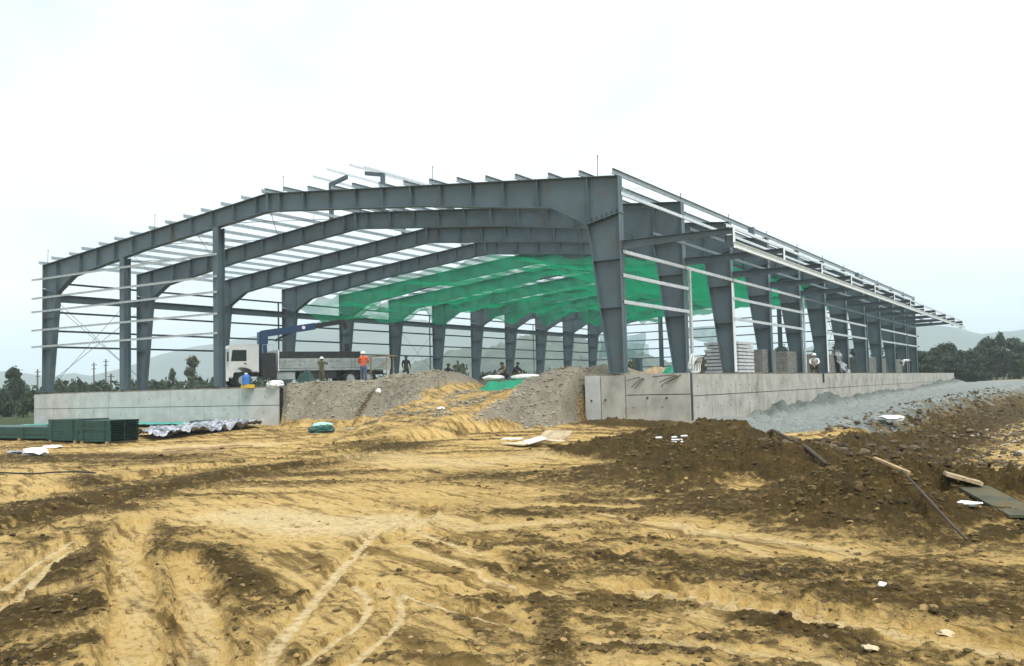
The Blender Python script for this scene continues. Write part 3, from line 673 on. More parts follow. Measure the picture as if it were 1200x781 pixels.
NX0 = {3: 1.6, 4: .7, 5: 3.5, 6: 5.5, 7: 6.5, 8: 8, 9: 7, 10: 9}; NX1 = {3: 34.2, 4: 34.3, 5: 34, 6: 33.8, 7: 33.9, 8: 34, 9: 33.6, 10: 34}
for b in range(3, 11):
    def f(a, c, b=b):
        x = NX0[b] + (NX1[b]-NX0[b])*a
        n1 = float(perlin(np.array([x*.22+b*7.1]), np.array([c*1.3+b*3.]), 5)[0]); n2 = float(perlin(np.array([x*.7+b*3]), np.array([c*2.2+b]), 8)[0])
        w0 = -.15+.9*max(0, n1); w1 = 6.15-1.5*max(0, float(perlin(np.array([x*.16+b*5.3]), np.array([.5+b]), 9)[0])*2)
        y = b*6 + w0 + (w1-w0)*c
        u = min(x, W-x); z = topz(u) - dep(max(u, 2.6)) - .10 - (.5+.8*n1)*math.sin(math.pi*c)**.8 - .30*n2 - .25*(1-min(1, u/3))
        if a < .14: z -= (1-a/.14)*(.35+.6*n2)*min(1, u/2)
        return (x, y, z)
    sheet('safety_net', f, 110, 20, net, NETL[b], 'net', 'green safety nets slung under the roof')
def f(a, c):
    x = 1.5+5.8*a; z = 5.3-2.7*c + .2*math.sin(a*7); return (x+.15*math.sin(c*5), 65.6+.35*math.sin(a*9+c*3), z)
sheet('hanging_net', f, 26, 20, netp, 'pale green net hanging upright at the far gable behind the corner column', 'net')
def f(a, c):
    x = 11.5+5.5*a; z = 5.6-1.2*a*0-(.7+1.1*math.sin(a*2.2))*c; return (x, 65.5+.3*math.sin(a*8+c*3), z)
sheet('hanging_net', f, 26, 14, netp, 'pale green net strip hanging at the far gable right of the second column', 'net')
plast = mat('crumpled_plastic', (.40,.42,.46), .3, 0, .4, 2, dirt=((.05,.055,.07), 2.2, .44), spec=.6)
stonem = mat('berm_stone', (.25,.23,.18), .95, 0, .45, .9, .4, 50)
# ------------------------------------------------------------------ crane truck
def make_truck(loc, heading):
    rz = math.atan2(heading[1], heading[0])
    t = thing('crane_truck', loc, 'white crane truck with blue folding boom parked inside the steel frame', 'truck', rz)
    B = lambda mb, n, mt, par=t, sm=False: mb.build(n, mt, par, local=True, smooth=sm)
    m = MB(); m.ext([(5.2,.62),(5.22,1.35),(5.05,2.38),(4.9,2.56),(4.7,2.6),(3.25,2.6),(3.2,2.5),(3.2,.95),(3.6,.95),(3.7,1.12),(3.95,1.22),(4.3,1.22),(4.6,1.1),(4.72,.85),(4.75,.62)], -1.18, 1.18)
    cab = B(m, 'cab', cabw)
    bm = bmesh.new(); bm.from_mesh(cab.data); bmesh.ops.bevel(bm, geom=[e for e in bm.edges if abs(e.verts[0].co.y-e.verts[1].co.y) < .01 and e.calc_length() > .3], offset=.06, segments=2, affect='EDGES'); bm.to_mesh(cab.data); bm.free()
    m = MB(); m.ext([(5.225,1.42),(5.075,2.32),(5.05,2.32),(5.2,1.42)], -1.02, 1.02); B(m, 'windscreen', windsh)
    m = MB(); m.box((5.19,-.8,1.0),(5.24,.8,1.3)); B(m, 'grille', dark)
    m = MB(); m.box((5.0,-1.2,.45),(5.3,1.2,.8)); B(m, 'bumper', cabw)
    for s in (-1, 1):
        m = MB(); m.box((5.28,s*.95-.16,.55),(5.32,s*.95+.16,.72)); B(m, 'headlight', whiteb)
        m = MB(); m.ext([(4.92,1.02),(4.98,1.55),(4.86,2.4),(3.85,2.4),(3.85,1.3),(4.5,1.25)], s*1.182, s*1.195); d = B(m, 'door', cabw)
        m = MB(); m.ext([(4.86,1.62),(4.77,2.28),(3.95,2.28),(3.95,1.62)], s*1.197, s*1.205); B(m, 'window', glass, d)
        m = MB(); m.box((3.95,min(s*1.2,s*1.23),1.45),(4.1,max(s*1.2,s*1.23),1.5)); B(m, 'handle', dark, d)
        m = MB(); m.box((5.05,min(s*1.3,s*1.5),1.6),(5.12,max(s*1.3,s*1.5),2.15)); m.tube([(5.0,s*1.15,2.3),(5.08,s*1.4,2.2)],.02,5); B(m, 'mirror', dark)
        m = MB(); m.box((-5.0,s*.42-.05,.72),(4.6,s*.42+.05,.98)); B(m, 'chassis_rail', dark)
        m = MB(); m.box((1.0,min(s*.75,s*1.1),.5),(2.1,max(s*.75,s*1.1),.95)); B(m, 'fuel_tank', bedg)
        m = MB(); m.box((-1.6,min(s*1.05,s*1.1),.5),(.7,max(s*1.05,s*1.1),.95)); B(m, 'side_guard', dark)
    def wheel(x, y):
        m = MB(); n = 20
        prof = [(.27,-.13),(.45,-.14),(.5,-.09),(.5,.09),(.45,.14),(.27,.13)]
        vs = [(x+r*math.cos(2*math.pi*k/n), y+o, .5+r*math.sin(2*math.pi*k/n)) for k in range(n) for r, o in prof]; L = len(prof)
        fs = [(k*L+j, ((k+1)%n)*L+j, ((k+1)%n)*L+(j+1)%L, k*L+(j+1)%L) for k in range(n) for j in range(L)]
        m.add(vs, fs); w = B(m, 'wheel', black)
        m = MB(); m.tube([(x,y-.1,.5),(x,y+.1,.5)], .27, 14); m.tube([(x,y-.13,.5),(x,y+.13,.5)], .1, 10); B(m, 'rim', bedg, w)
    for x in (4.15, -2.55, -3.75):
        for s in (-1, 1): wheel(x, s*.98)
        m = MB(); m.tube([(x,-.95,.5),(x,.95,.5)], .08, 8); B(m, 'axle', dark)
    # load bed
    m = MB(); m.box((-5.2,-1.2,1.02),(2.0,1.2,1.14)); B(m, 'bed_floor', bedg)
    for s in (-1, 1):
        for k in range(3):
            a = -5.18+k*2.39; m = MB(); m.box((a,min(s*1.2,s*1.16),1.16),(a+2.36,max(s*1.2,s*1.16),1.76)); sp_ = B(m, 'side_board', bedg)
            m = MB()
            for q in range(4): m.box((a+.15+q*.62,min(s*1.203,s*1.235),1.18),(a+.22+q*.62,max(s*1.203,s*1.235),1.74))
            for zz in (1.36, 1.58): m.box((a+.04,min(s*1.203,s*1.222),zz),(a+2.3,max(s*1.203,s*1.222),zz+.03))
            B(m, 'board_ribs', bedg, sp_)
    m = MB(); m.box((2.0,-1.2,1.0),(2.06,1.2,2.28)); B(m, 'headboard', whiteb)
    m = MB(); m.box((-5.22,-1.2,1.16),(-5.18,1.2,1.76)); B(m, 'tailboard', bedg)
    m = MB(); m.box((-3.2,-1.1,1.15),(1.9,1.1,2.18)); 
    for q in range(9): m.box((-3.1+q*.55,1.11,1.8),(-3.04+q*.55,1.14,2.16))
    B(m, 'load', dark)
    # crane
    m = MB(); m.box((2.25,-1.1,.8),(3.05,1.1,1.5)); m.box((2.2,-1.2,1.1),(3.0,-1.0,2.1)); m.box((2.2,1.0,.6),(3.0,1.2,2.1)); B(m, 'crane_base', dark)
    m = MB(); m.tube([(2.65,0,1.5),(2.65,0,3.0)], [.3,.22], 10); m.box((2.4,-.24,2.7),(2.95,.24,3.42)); B(m, 'crane_post', craneb)
    P0, P1, P2 = Vector((2.75,0,3.3)), Vector((-.6,0,3.82)), Vector((-2.55,0,4.15))
    m = MB(); m.bar(P0, P1, .34, .42); bo = B(m, 'boom', craneb)
    m = MB(); m.bar(P1+Vector((.3,0,-.03)), P2, .24, .3); B(m, 'boom_extension', dark)
    m = MB(); m.bar((1.9,0,2.9),(.9,0,3.45),.14,.14); B(m, 'lift_ram', dark)
    m = MB(); m.tube([(.15,.175,3.72),(.15,.185,3.72)], .11, 14); B(m, 'boom_emblem', whiteb, bo)
    m = MB(); m.bar(P2+Vector((.05,0,.1)), P2+Vector((-.15,0,-.45)), .22, .2); B(m, 'boom_head', dark)
    tip = P2+Vector((-.15,0,-.4))
    m = MB(); m.tube([tip, tip-Vector((0,0,1.1))], .012, 4); B(m, 'hoist_wire', dark)
    m = MB(); m.box((tip.x-.13,-.1,tip.z-1.5),(tip.x+.13,.1,tip.z-1.05)); m.tube([(tip.x,0,tip.z-1.5),(tip.x+.08,0,tip.z-1.68),(tip.x-.06,0,tip.z-1.75)],.03,5); B(m, 'hook_block', dark)
    m = MB()
    for s in (-1,1): m.tube([(2.3,s*1.05,2.1),(2.3,s*1.05,2.6),(2.95,s*1.05,2.6),(2.95,s*1.05,2.1)],.02,5)
    B(m, 'hand_rail', bedg)
    return t
make_truck((7.6, 12.4, -.07), (-.47, -.88))

# ------------------------------------------------------------------ people
def person(label, loc, rz, pose='stand', top=darkc, legs=darkc, head='helmet', h=1.7, group=None):
    k = h/1.7
    J = {'pel':(0,0,.93),'waist':(0,0,1.08),'chest':(0,.01,1.30),'neck':(0,.0,1.46),'head0':(0,.02,1.54),'head1':(0,.03,1.66),
         'hipL':(-.1,0,.9),'hipR':(.1,0,.9),'knL':(-.12,.03,.5),'knR':(.12,-.02,.5),'anL':(-.13,-.01,.09),'anR':(.14,-.04,.09),'toL':(-.15,.15,.04),'toR':(.17,.12,.04),
         'shL':(-.18,0,1.41),'shR':(.18,0,1.41),'elL':(-.25,.02,1.13),'elR':(.25,.02,1.13),'haL':(-.23,.16,.92),'haR':(.23,.16,.92),'fiL':(-.22,.22,.84),'fiR':(.22,.22,.84)}
    if pose == 'reach':
        J.update(elL=(-.33,.12,1.36), haL=(-.27,.27,1.55), fiL=(-.24,.31,1.63), elR=(.3,.14,1.3), haR=(.2,.34,1.42), fiR=(.17,.4,1.48))
    if pose == 'hold':
        J.update(elL=(-.27,.1,1.15), haL=(-.12,.32,1.2), fiL=(-.06,.37,1.22), elR=(.27,.1,1.15), haR=(.12,.34,1.16), fiR=(.06,.38,1.18))
    if pose == 'bend':
        J.update(waist=(0,.16,1.03), chest=(0,.4,1.05), neck=(0,.56,1.0), head0=(0,.62,.95), head1=(0,.70,.87), shL=(-.18,.5,1.03), shR=(.18,.5,1.03), elL=(-.22,.55,.76), elR=(.22,.55,.76), haL=(-.16,.62,.52), haR=(.16,.62,.52), fiL=(-.14,.66,.44), fiR=(.14,.66,.44))
    if pose == 'crouch':
        J.update(pel=(0,-.1,.32), waist=(0,-.04,.48), chest=(0,.1,.68), neck=(0,.2,.82), head0=(0,.25,.9), head1=(0,.3,1.01), hipL=(-.1,-.08,.3), hipR=(.1,-.08,.3), knL=(-.2,.32,.5), knR=(.2,.32,.5), anL=(-.15,.06,.09), anR=(.15,.06,.09), toL=(-.17,.22,.04), toR=(.17,.22,.04),
                 shL=(-.18,.16,.78), shR=(.18,.16,.78), elL=(-.24,.38,.58), elR=(.24,.38,.58), haL=(-.1,.52,.46), haR=(.1,.52,.46), fiL=(-.06,.58,.4), fiR=(.06,.58,.4))
    rad = dict(pel=.135, waist=.13, chest=.15, neck=.058, head0=.085, head1=.08, hipL=.1, hipR=.1, knL=.068, knR=.068, anL=.048, anR=.048, toL=.042, toR=.042, shL=.075, shR=.075, elL=.05, elR=.05, haL=.036, haR=.036, fiL=.03, fiR=.03)
    E = [('pel','waist'),('waist','chest'),('chest','neck'),('neck','head0'),('head0','head1'),('pel','hipL'),('hipL','knL'),('knL','anL'),('anL','toL'),('pel','hipR'),('hipR','knR'),('knR','anR'),('anR','toR'),('chest','shL'),('shL','elL'),('elL','haL'),('haL','fiL'),('chest','shR'),('shR','elR'),('elR','haR'),('haR','fiR')]
    names = list(J); me = bpy.data.meshes.new('person'); me.from_pydata([Vector(J[n])*k for n in names], [(names.index(a), names.index(b)) for a, b in E], [])
    tmp = bpy.data.objects.new('tmp', me); col.objects.link(tmp)
    tmp.modifiers.new('skin', 'SKIN'); sv = me.skin_vertices[0].data
    for i_, n in enumerate(names): sv[i_].radius = (rad[n]*k, rad[n]*k*(.75 if n in ('chest','waist') else 1)); sv[i_].use_root = n == 'pel'
    tmp.modifiers.new('sub', 'SUBSURF').levels = 2
    dg = bpy.context.evaluated_depsgraph_get(); nm = bpy.data.meshes.new_from_object(tmp.evaluated_get(dg)); bpy.data.objects.remove(tmp)
    nm.materials.clear()
    for mm_ in (top, legs, skin, black): nm.materials.append(mm_)
    segs = [(Vector(J[a])*k, Vector(J[b])*k, a, b) for a, b in E]
    for pf in nm.polygons:
        c = pf.center; best = None
        for a, b, na, nb in segs:
            d = b-a; tt = max(0, min(1, (c-a).dot(d)/d.length_squared)); q = (c-a-d*tt).length/max(.03, rad[na])
            if best is None or q < best[0]: best = (q, na, nb, tt)
        na, nb = best[1], best[2]
        pf.material_index = 2 if nb in ('head0','head1') or nb[:2] == 'fi' or (nb[:2] == 'ha' and best[3] > .6) else (3 if nb[:2] == 'to' else (1 if (na == 'pel' and nb[:3] == 'hip') or nb[:2] in ('kn','an') else 0))
        pf.use_smooth = True
    o = bpy.data.objects.new('person', nm); col.objects.link(o); o.location = loc; o.rotation_euler = (0,0,rz); ROOT[o.name] = Vector(loc)
    tag(o, label, 'person', group)
    hd = (Vector(J['head0'])+Vector(J['head1']))/2*k; ax = (Vector(J['head1'])-Vector(J['head0'])).normalized()
    M = ax.to_track_quat('Z', 'Y').to_matrix() if abs(ax.z) < .9 else Matrix.Identity(3)
    m = MB(); n = 14; rows = 5; r = .125*k; up = .03
    vs = []; 
    for a in range(rows):
        th = a/(rows-1)*math.pi/2
        for b in range(n): vs.append(hd + M @ Vector((r*.92*math.cos(th)*math.cos(2*math.pi*b/n), r*1.1*math.cos(th)*math.sin(2*math.pi*b/n), up*k+r*.95*math.sin(th))))
    fs = [(a*n+b, a*n+(b+1)%n, (a+1)*n+(b+1)%n, (a+1)*n+b) for a in range(rows-1) for b in range(n)]
    if head == 'helmet':
        base = len(vs)
        for b in range(n): vs.append(hd + M @ Vector((r*1.12*math.cos(2*math.pi*b/n), r*1.35*math.sin(2*math.pi*b/n)+.02, up*k-.012)))
        fs += [(b, base+b, base+(b+1)%n, (b+1)%n) for b in range(n)]
    m.add(vs, fs); m.build('helmet' if head == 'helmet' else 'hair', helm if head == 'helmet' else hairm, o, local=True, smooth=True)
    # face: eyes, nose, mouth, ears
    if pose != 'bend':
        m = MB()
        for s in (-1, 1): m.blob(hd+M@Vector((s*.035*k,.088*k,.0)), .012*k, 1, 0, 1, 0, 1); m.blob(hd+M@Vector((s*.088*k,0,-.01*k)), (.012*k,.022*k,.03*k), 1, 0, 1, 0)
        m.blob(hd+M@Vector((0,.10*k,-.03*k)), (.014*k,.02*k,.025*k), 1, 0, 1, 0); m.box(hd+M@Vector((-.025*k,.082*k,-.072*k)), hd+M@Vector((.025*k,.094*k,-.062*k)), 1)
        m.build('face', [skin, hairm], o, local=True)
    return o
def face_to(p, q): d = Vector(q)-Vector(p); return math.atan2(-d.x, d.y)
def padpt(u, depth): P = AT(u, 440, depth); return (P.x, P.y, -.07)
p1 = padpt(377, 54); person('worker in olive clothes and white helmet reaching up beside the truck bed', p1, face_to(p1, CAM)+2.6, 'reach', olive, olive)
p2 = padpt(426, 48); person('worker in orange vest and white helmet seen from behind near the truck', p2, face_to(p2, CAM)+math.pi-.2, 'hold', orange, jean)
p3 = padpt(476, 55); person('person in dark clothes standing alone on the berm right of the truck', p3, face_to(p3, CAM)+.4, 'stand', darkc, darkc, 'hair')
p4 = padpt(593, 52); person('crouching worker in olive clothes left of two at the tarpaulin pile', (p4[0], p4[1], -.07), face_to(p4, CAM)-.9, 'crouch', olive, darkc, 'hair')
p5 = padpt(603, 53); person('crouching worker in dark clothes right of two at the tarpaulin pile', (p5[0], p5[1], -.07), face_to(p5, CAM)+.8, 'crouch', darkc, olive, 'hair')
p6 = padpt(523, 52); person('person in black crouching on the berm below the middle columns', (p6[0], p6[1], -.07), face_to(p6, CAM)+.5, 'crouch', darkc, darkc, 'hair')
p7 = padpt(955, 50); person('crouching worker in pale shirt and white helmet behind the side wall', p7, face_to(p7, CAM), 'crouch', whitec, olive)
p8 = padpt(1068, 78); person('person in white shirt bending over beyond the side wall', p8, face_to(p8, CAM)-1.5, 'bend', whitec, darkc, 'hair', 1.8)

# ------------------------------------------------------------------ stacks of blocks, soil heap and other goods on the pad
def block_stack(label, x0, x1, y0, y1, h, mt, cat='block stack', ch=.12, bl=.39, gap=.014):
    t = thing('block_stack', ((x0+x1)/2, (y0+y1)/2, -.07), label, cat)
    m = MB(); n = int(h/ch)
    for q in range(n):
        z = -.07+.1+q*ch; off = (q % 2)*bl/2
        a = y0-off
        while a < y1:
            b = min(a+bl, y1); aa = max(a, y0)
            if b-aa > .05:
                j = rng.uniform(-.012, .012, 2); m.box((x1-.24+j[0], aa+.006, z), (x1+j[0], b-.006, z+ch-gap))
            a += bl
        a = x0+off*.5
        while a < x1-.25:
            b = min(a+bl, x1-.25); j = rng.uniform(-.012, .012)
            m.box((a+.006, y0+j, z), (b-.006, y0+.24+j, z+ch-gap)); a += bl
        m.box((x0+.05, y0+.25, z), (x1-.25, y1-.03, z+ch-gap))
    o = m.build('blocks', mt, t); o['kind'] = 'stuff'
    for yy in np.linspace(y0, y1-.1, 4): m = MB(); m.box((x0, yy, -.07), (x1, yy+.1, .025)); m.build('bearer', wood, t)
    return t
block_stack('pale stack of white blocks just right of the third side column', 33.3, 35.0, 13.2, 15.6, 1.55, blockw, ch=.17, gap=.045)
block_stack('grey block stack touching the pale white one', 33.5, 35.0, 17.0, 19.4, 1.3, greyb)
block_stack('grey block stack between the fourth and fifth side columns', 33.4, 34.9, 22.0, 24.4, 1.2, greyb)
block_stack('wide grey block stack with a white sheet hanging on it', 33.4, 34.8, 30.0, 36.0, 1.25, greyb)
block_stack('grey block stack left of the bending person in white', 33.4, 34.8, 43.0, 52.0, 1.25, greyb)
block_stack('last grey block stack at the far end of the side wall', 33.4, 34.8, 57.0, 64.0, 1.3, greyb)
def f(a, c):
    n = float(fbm(np.array([a*3.]), np.array([c*4.]), 1., 4, 21)[0]); return (34.95+.35*n+.45*c*c, 33.4+1.5*a+.6*c+.3*n, 1.45-1.52*c+.10*math.sin(a*11)*(1-c))
sheet('plastic_sheet', f, 26, 26, plast, 'crumpled white plastic sheet hanging down the wide block stack', 'plastic sheet')
def heap(name, label, cat, c, rx, ry, h, mt, seed=3, z0=-.09):
    m = MB(); n = 36; rings = 14; V = [(c[0], c[1], z0+h)]
    for a in range(1, rings+1):
        for b in range(n):
            t = 2*math.pi*b/n; rr = a/rings; nx = float(fbm(np.array([math.cos(t)*rr*2+seed]), np.array([math.sin(t)*rr*2]), 1.3, 4, seed)[0])
            V.append((c[0]+math.cos(t)*rr*rx*(1+.15*nx), c[1]+math.sin(t)*rr*ry*(1+.15*nx), z0+max(0, h*(math.cos(rr*math.pi)*.5+.5)*(1+.5*nx)) if a < rings else z0))
    F = [(0, 1+b, 1+(b+1)%n) for b in range(n)] + [(1+(a-1)*n+b, 1+a*n+b, 1+a*n+(b+1)%n, 1+(a-1)*n+(b+1)%n) for a in range(1, rings) for b in range(n)]
    m.add(V, F); o = m.build(name, mt, smooth=True); centre(o); return tag(o, label, cat)
soilm = mat('heap_soil', (.11,.085,.045), .95, 0, .4, 2.5, .8, 14); tanm = mat('tan_rubble', (.33,.25,.16), .95, 0, .35, 4, .8, 14); gravm = mat('pile_gravel', (.2,.18,.13), .95, 0, .35, 9, .9, 18)
P = padpt(832, 46); heap('soil_heap', 'brown soil heap on the pad left of the third side column', 'soil heap', P, 1.5, 1.5, 1.15, soilm)
P = padpt(772, 52); heap('rubble_heap', 'reddish rubble heap seen between the two nearest side columns', 'rubble heap', P, 2.2, 1.4, .55, tanm, 5)
P = padpt(786, 44); heap('tarpaulin_bundle', 'crumpled green tarpaulin bundle on the wall edge by the second side column', 'tarpaulin', P, .75, .5, .5, tarpg, 7)
P = (31.6, 1.2, 0); heap('gravel_heap', 'low tan gravel heap on the wall top left of the corner column', 'gravel heap', (34.0, .9, 0), 2.3, .9, .42, gravm, 9, -.1)
P = padpt(749, 37); m = MB(); m.box((P[0]-.12,P[1]-.01,-.07),(P[0]+.12,P[1]+.01,.62)); m.box((P[0]-.12,P[1]-.1,-.07),(P[0]-.1,P[1]+.1,.62)); m.box((P[0]+.1,P[1]-.1,-.07),(P[0]+.12,P[1]+.1,.62)); o = m.build('steel_stub', steel); centre(o); tag(o, 'short grey steel stub standing on the wall between the two nearest columns', 'steel stub')
# wire coil
m = MB()
for q in range(5):
    r = .42+.04*(q % 3); m.tube([(37.1+.1*q*.4+.04*math.sin(k), 1.6+r*math.cos(2*math.pi*k/18), .0+.28+r*.7*math.sin(2*math.pi*k/18)) for k in range(19)], .012, 4, cap=False)
o = m.build('wire_coil', whiteb); centre(o); tag(o, 'loose pale coil of hose lying on the wall by the third column', 'coil')
# green tarpaulin pile at the top of the ramp
c = AT(600, 452, 37.5); base = hz(c.x, c.y)
def f(a, c_):
    x = c.x-1.35+2.9*a; y = c.y-.7+1.6*c_; e = min(1, 6*min(a, 1-a))*min(1, 5*min(c_, 1-c_)); n = float(fbm(np.array([x*1.3]), np.array([y*1.3]), 1., 3, 4)[0])
    return (x, y, min(hz(x, y), .0)-.04+e*(.42+.2*n))
sheet('tarpaulin_pile', f, 30, 18, tarpg, 'green tarpaulin over a pile at the top of the haul ramp', 'tarpaulin')
for k, (dx, lab) in enumerate(((-.95, 'white sacks on the green tarpaulin left of the crouching workers'), (.6, 'long white sacks on the green tarpaulin right of the crouching workers'))):
    m = MB(); m.blob((c.x+dx, c.y+.1, .0), (.5 if k == 0 else .7, .33, .12), 5+k, 2, 1, .1); o = m.build('sack_pile', whiteb, smooth=True); centre(o); tag(o, lab, 'sacks')
# things on and beside the left wall end
def bucket(u, depth):
    P = AT(u, 447, depth); m = MB(); z = -.13; m.tube([(P.x,P.y,z),(P.x,P.y,z+.36),(P.x,P.y,z+.44),(P.x,P.y,z+.5),(P.x,P.y,z+.52)], [.17,.19,.17,.08,.05], 14); return m, P
m, P = bucket(293, 41); P0 = Vector((16.6, -.5, 0))
def tocan(name, x, y, z, label):
    t = thing(name, (x, y, z), label, 'water jug'); m = MB(); m.tube([(0,0,0),(0,0,.34),(0,0,.42),(0,0,.47)], [.18,.18,.15,.06], 16); m.build('body', bluep, t, local=True, smooth=False); m = MB(); m.tube([(0,0,.47),(0,0,.53)], .065, 10); m.build('cap', whiteb, t, local=True)
tocan('water_jug', 16.6, -.55, .03, 'blue water jug on the yellow crate at the wall end')
t = thing('crate', (16.7, -.55, -.13), 'low yellow crate under the blue jug on the wall end', 'crate'); m = MB()
m.box((-.3,-.13,.0),(.3,.13,.03)); m.box((-.3,-.13,.03),(-.28,.13,.14)); m.box((.28,-.13,.03),(.3,.13,.14)); m.box((-.28,-.13,.03),(.28,-.11,.14)); m.box((-.28,.11,.03),(.28,.13,.14)); m.build('tray', yellowp, t, local=True)
m = MB(); m.box((-.29,-.12,.12),(.29,.12,.158)); m.build('lid', yellowp, t, local=True)
m = MB(); m.blob((18.2,-.3,.0), (.4,.3,.2), 3, 2, 1, .2); o = m.build('sack', whiteb); centre(o); tag(o, 'crumpled white sack lying at the end of the pale wall', 'sack')
c2 = padpt(360, 47); heap('tarpaulin_bundle', 'dark green tarpaulin bundle on the ground below the truck bed', 'tarpaulin', c2, 1.1, .7, .75, mat('dark_tarpaulin', (.015,.05,.04), .7, 0, .3, 3), 12)
# simple trestle beside the truck
P = padpt(444, 50); t = thing('trestle_table', P, 'makeshift trestle table of poles and boards right of the orange worker', 'trestle')
for dx in (-.8, .8):
    for dy in (-.3, .3): m = MB(); m.tube([(dx,dy,0),(dx*.97,dy*.9,1.5)], .03, 5); m.build('leg', wood, t, local=True)
m = MB(); m.box((-.95,-.36,1.5),(.95,.36,1.54)); m.build('board', wood, t, local=True)
m = MB(); m.tube([(-.8,-.3,.5),(.8,-.3,1.2)], .02, 5); m.build('brace', wood, t, local=True)

# ------------------------------------------------------------------ goods on the ground at the left
def sheet_stack(label, x0, x1, y0, y1, h, layers):
    zb = hz((x0+x1)/2, (y0+y1)/2)-.02
    t = thing('sheet_stack', ((x0+x1)/2, (y0+y1)/2, zb), label, 'sheet stack')
    m = MB()
    for q in range(layers):
        j = rng.uniform(-.018, .018, 4); z = zb+.1+q*h/layers; dz = h/layers; m.box((x0+j[0], y0+j[1], z), (x1+j[2], y1+j[3], z+.008)); m.box((x0+j[0], y0+j[1], z+.009), (x1+j[2], y0+j[1]+.01, z+dz*.92)); m.box((x0+j[0], y1+j[3]-.01, z+.009), (x1+j[2], y1+j[3], z+dz*.92)); m.box((x0+j[0], (y0+y1)/2, z+.009), (x1+j[2], (y0+y1)/2+.01, z+dz*.92)); m.box((x0+j[0], y0+.02, z+.009), (x0+j[0]+.02, y1-.02, z+dz*.9)); q == layers-1 and m.box((x0, y0, z+dz*.93), (x1, y1, z+dz*.93+.01))
    o = m.build('sheets', green, t); o['kind'] = 'stuff'
    for xx in np.linspace(x0+.15, x1-.25, max(2, int((x1-x0)/1.6))):
        m = MB(); m.box((xx, y0-.03, zb-.02), (xx+.1, y1+.03, zb+.1)); m.build('bearer', wood, t)
    for xx in np.linspace(x0+.3, x1-.3, max(2, int((x1-x0)/1.5))):
        m = MB(); m.box((xx-.02, y0-.025, zb+.1), (xx+.02, y0-.02, zb+.1+h)); m.box((xx-.02, y0-.025, zb+.101+h), (xx+.02, y1+.02, zb+.106+h)); m.build('strap', dark, t)
    return t
sheet_stack('tall dark green sheet stack nearest the plastic, right of the pair', 19.1, 20.9, -10.4, -9.3, .72, 9)
sheet_stack('tall dark green sheet stack left of the pair', 17.1, 18.95, -10.3, -9.1, .74, 9)
sheet_stack('long low dark green sheet stack running out of the picture at the left', 6.0, 16.9, -9.9, -8.2, .42, 5)
def drape(name, label, cat, corners, nu, nv, mt, amp, freq, lift=.04, seed=2):
    a00, a10, a01, a11 = [Vector(c_[:2]).to_2d() for c_ in corners]; V = []
    A = np.linspace(0, 1, nu+1); X = []; 
    pts = []
    for a in A:
        for b in np.linspace(0, 1, nv+1):
            pts.append((a00*(1-a)+a10*a)*(1-b) + (a01*(1-a)+a11*a)*b)
    x = np.array([q.x for q in pts]); y = np.array([q.y for q in pts])
    x = x+.25*fbm(x, y, .7, 3, seed+5); y = y+.25*fbm(x, y, .7, 3, seed+9)
    z = terrain(x, y)[0] + lift + amp*(1-np.abs(fbm(x, y, freq, 4, seed))*2.2).clip(0, 1)
    F = [(a*(nv+1)+b, (a+1)*(nv+1)+b, (a+1)*(nv+1)+b+1, a*(nv+1)+b+1) for a in range(nu) for b in range(nv)]
    m = MB(); m.add(list(zip(x.tolist(), y.tolist(), z.tolist())), F); o = m.build(name, mt, smooth=False); centre(o); return tag(o, label, cat)
plast_ = mat('crumpled_plastic', (.34,.36,.40), .3, 0, .4, 2, dirt=((.035,.04,.055), 2.2, .44), spec=.6)
drape('plastic_sheet', 'crumpled black and white plastic sheet spread below the pale wall', 'plastic sheet', [(21.4,-9.0), (20.3,-2.9), (18.2,-7.6), (17.6,-1.5)], 80, 40, plast, .30, .9)
drape('sheeting', 'flat teal sheeting laid along the foot of the pale wall', 'sheeting', [(3,-3.2), (17.2,-3.0), (3,-.7), (16.8,-.7)], 50, 12, tealsheet, .10, .5, .06, 6)
drape('sheeting', 'dark green folded sheet at the wall end beside the plastic', 'sheeting', [(15.6,-3.0), (17.8,-3.0), (15.4,-2.1), (17.6,-2.1)], 14, 8, green, .22, .9, .08, 8)
P = G(376, 505, -1.8); t = thing('sheet_bundle', (P.x, P.y, hz(P.x, P.y)-.03), 'small green bundle with white top at the foot of the berm', 'bundle')
m = MB(); m.blob((0,0,.1), (.55,.4,.17), 4, 2, 1, .12); m.build('lower_sheet', green, t, local=True); m = MB(); m.blob((.05,.05,.27), (.38,.28,.12), 8, 2, 1, .2); m.build('upper_sheet', mat('pale_teal_plastic', (.35,.62,.58), .5), t, local=True)
# boards, timber, pipes, litter
def plank(label, a, b, w, h, mt, name='plank', cat='plank', lift=0):
    pa, pb = Vector(a), Vector(b)
    m = MB(); d = pb-pa; n = 6
    pts = [pa+d*(k/n)+Vector((0,0,.02*math.sin(k*1.7))) for k in range(n+1)]
    for k in range(n):
        m.bar(pts[k], pts[k+1]+(pts[k+1]-pts[k])*.02, w*(1-.04*(k%2)), h)
    o = m.build(name, mt); centre(o); return tag(o, label, cat)
def gp(u, v, dz=.05, z=-1.95): P = GT(u, v); return (P.x, P.y, P.z+dz)
plank('weathered plank lying below the black and white plastic, upper of two', gp(190,530), gp(296,524), .18, .05, wood)
plank('weathered plank lying below the black and white plastic, lower of two', gp(185,534), gp(262,531), .16, .05, wood)
plank('long dark pipe lying across the mud at the left edge', gp(-30,556,.02), gp(112,555,.02), .03, .03, dark, 'pipe', 'pipe')
P = G(627, 521, -1.9); zb = hz(P.x, P.y)
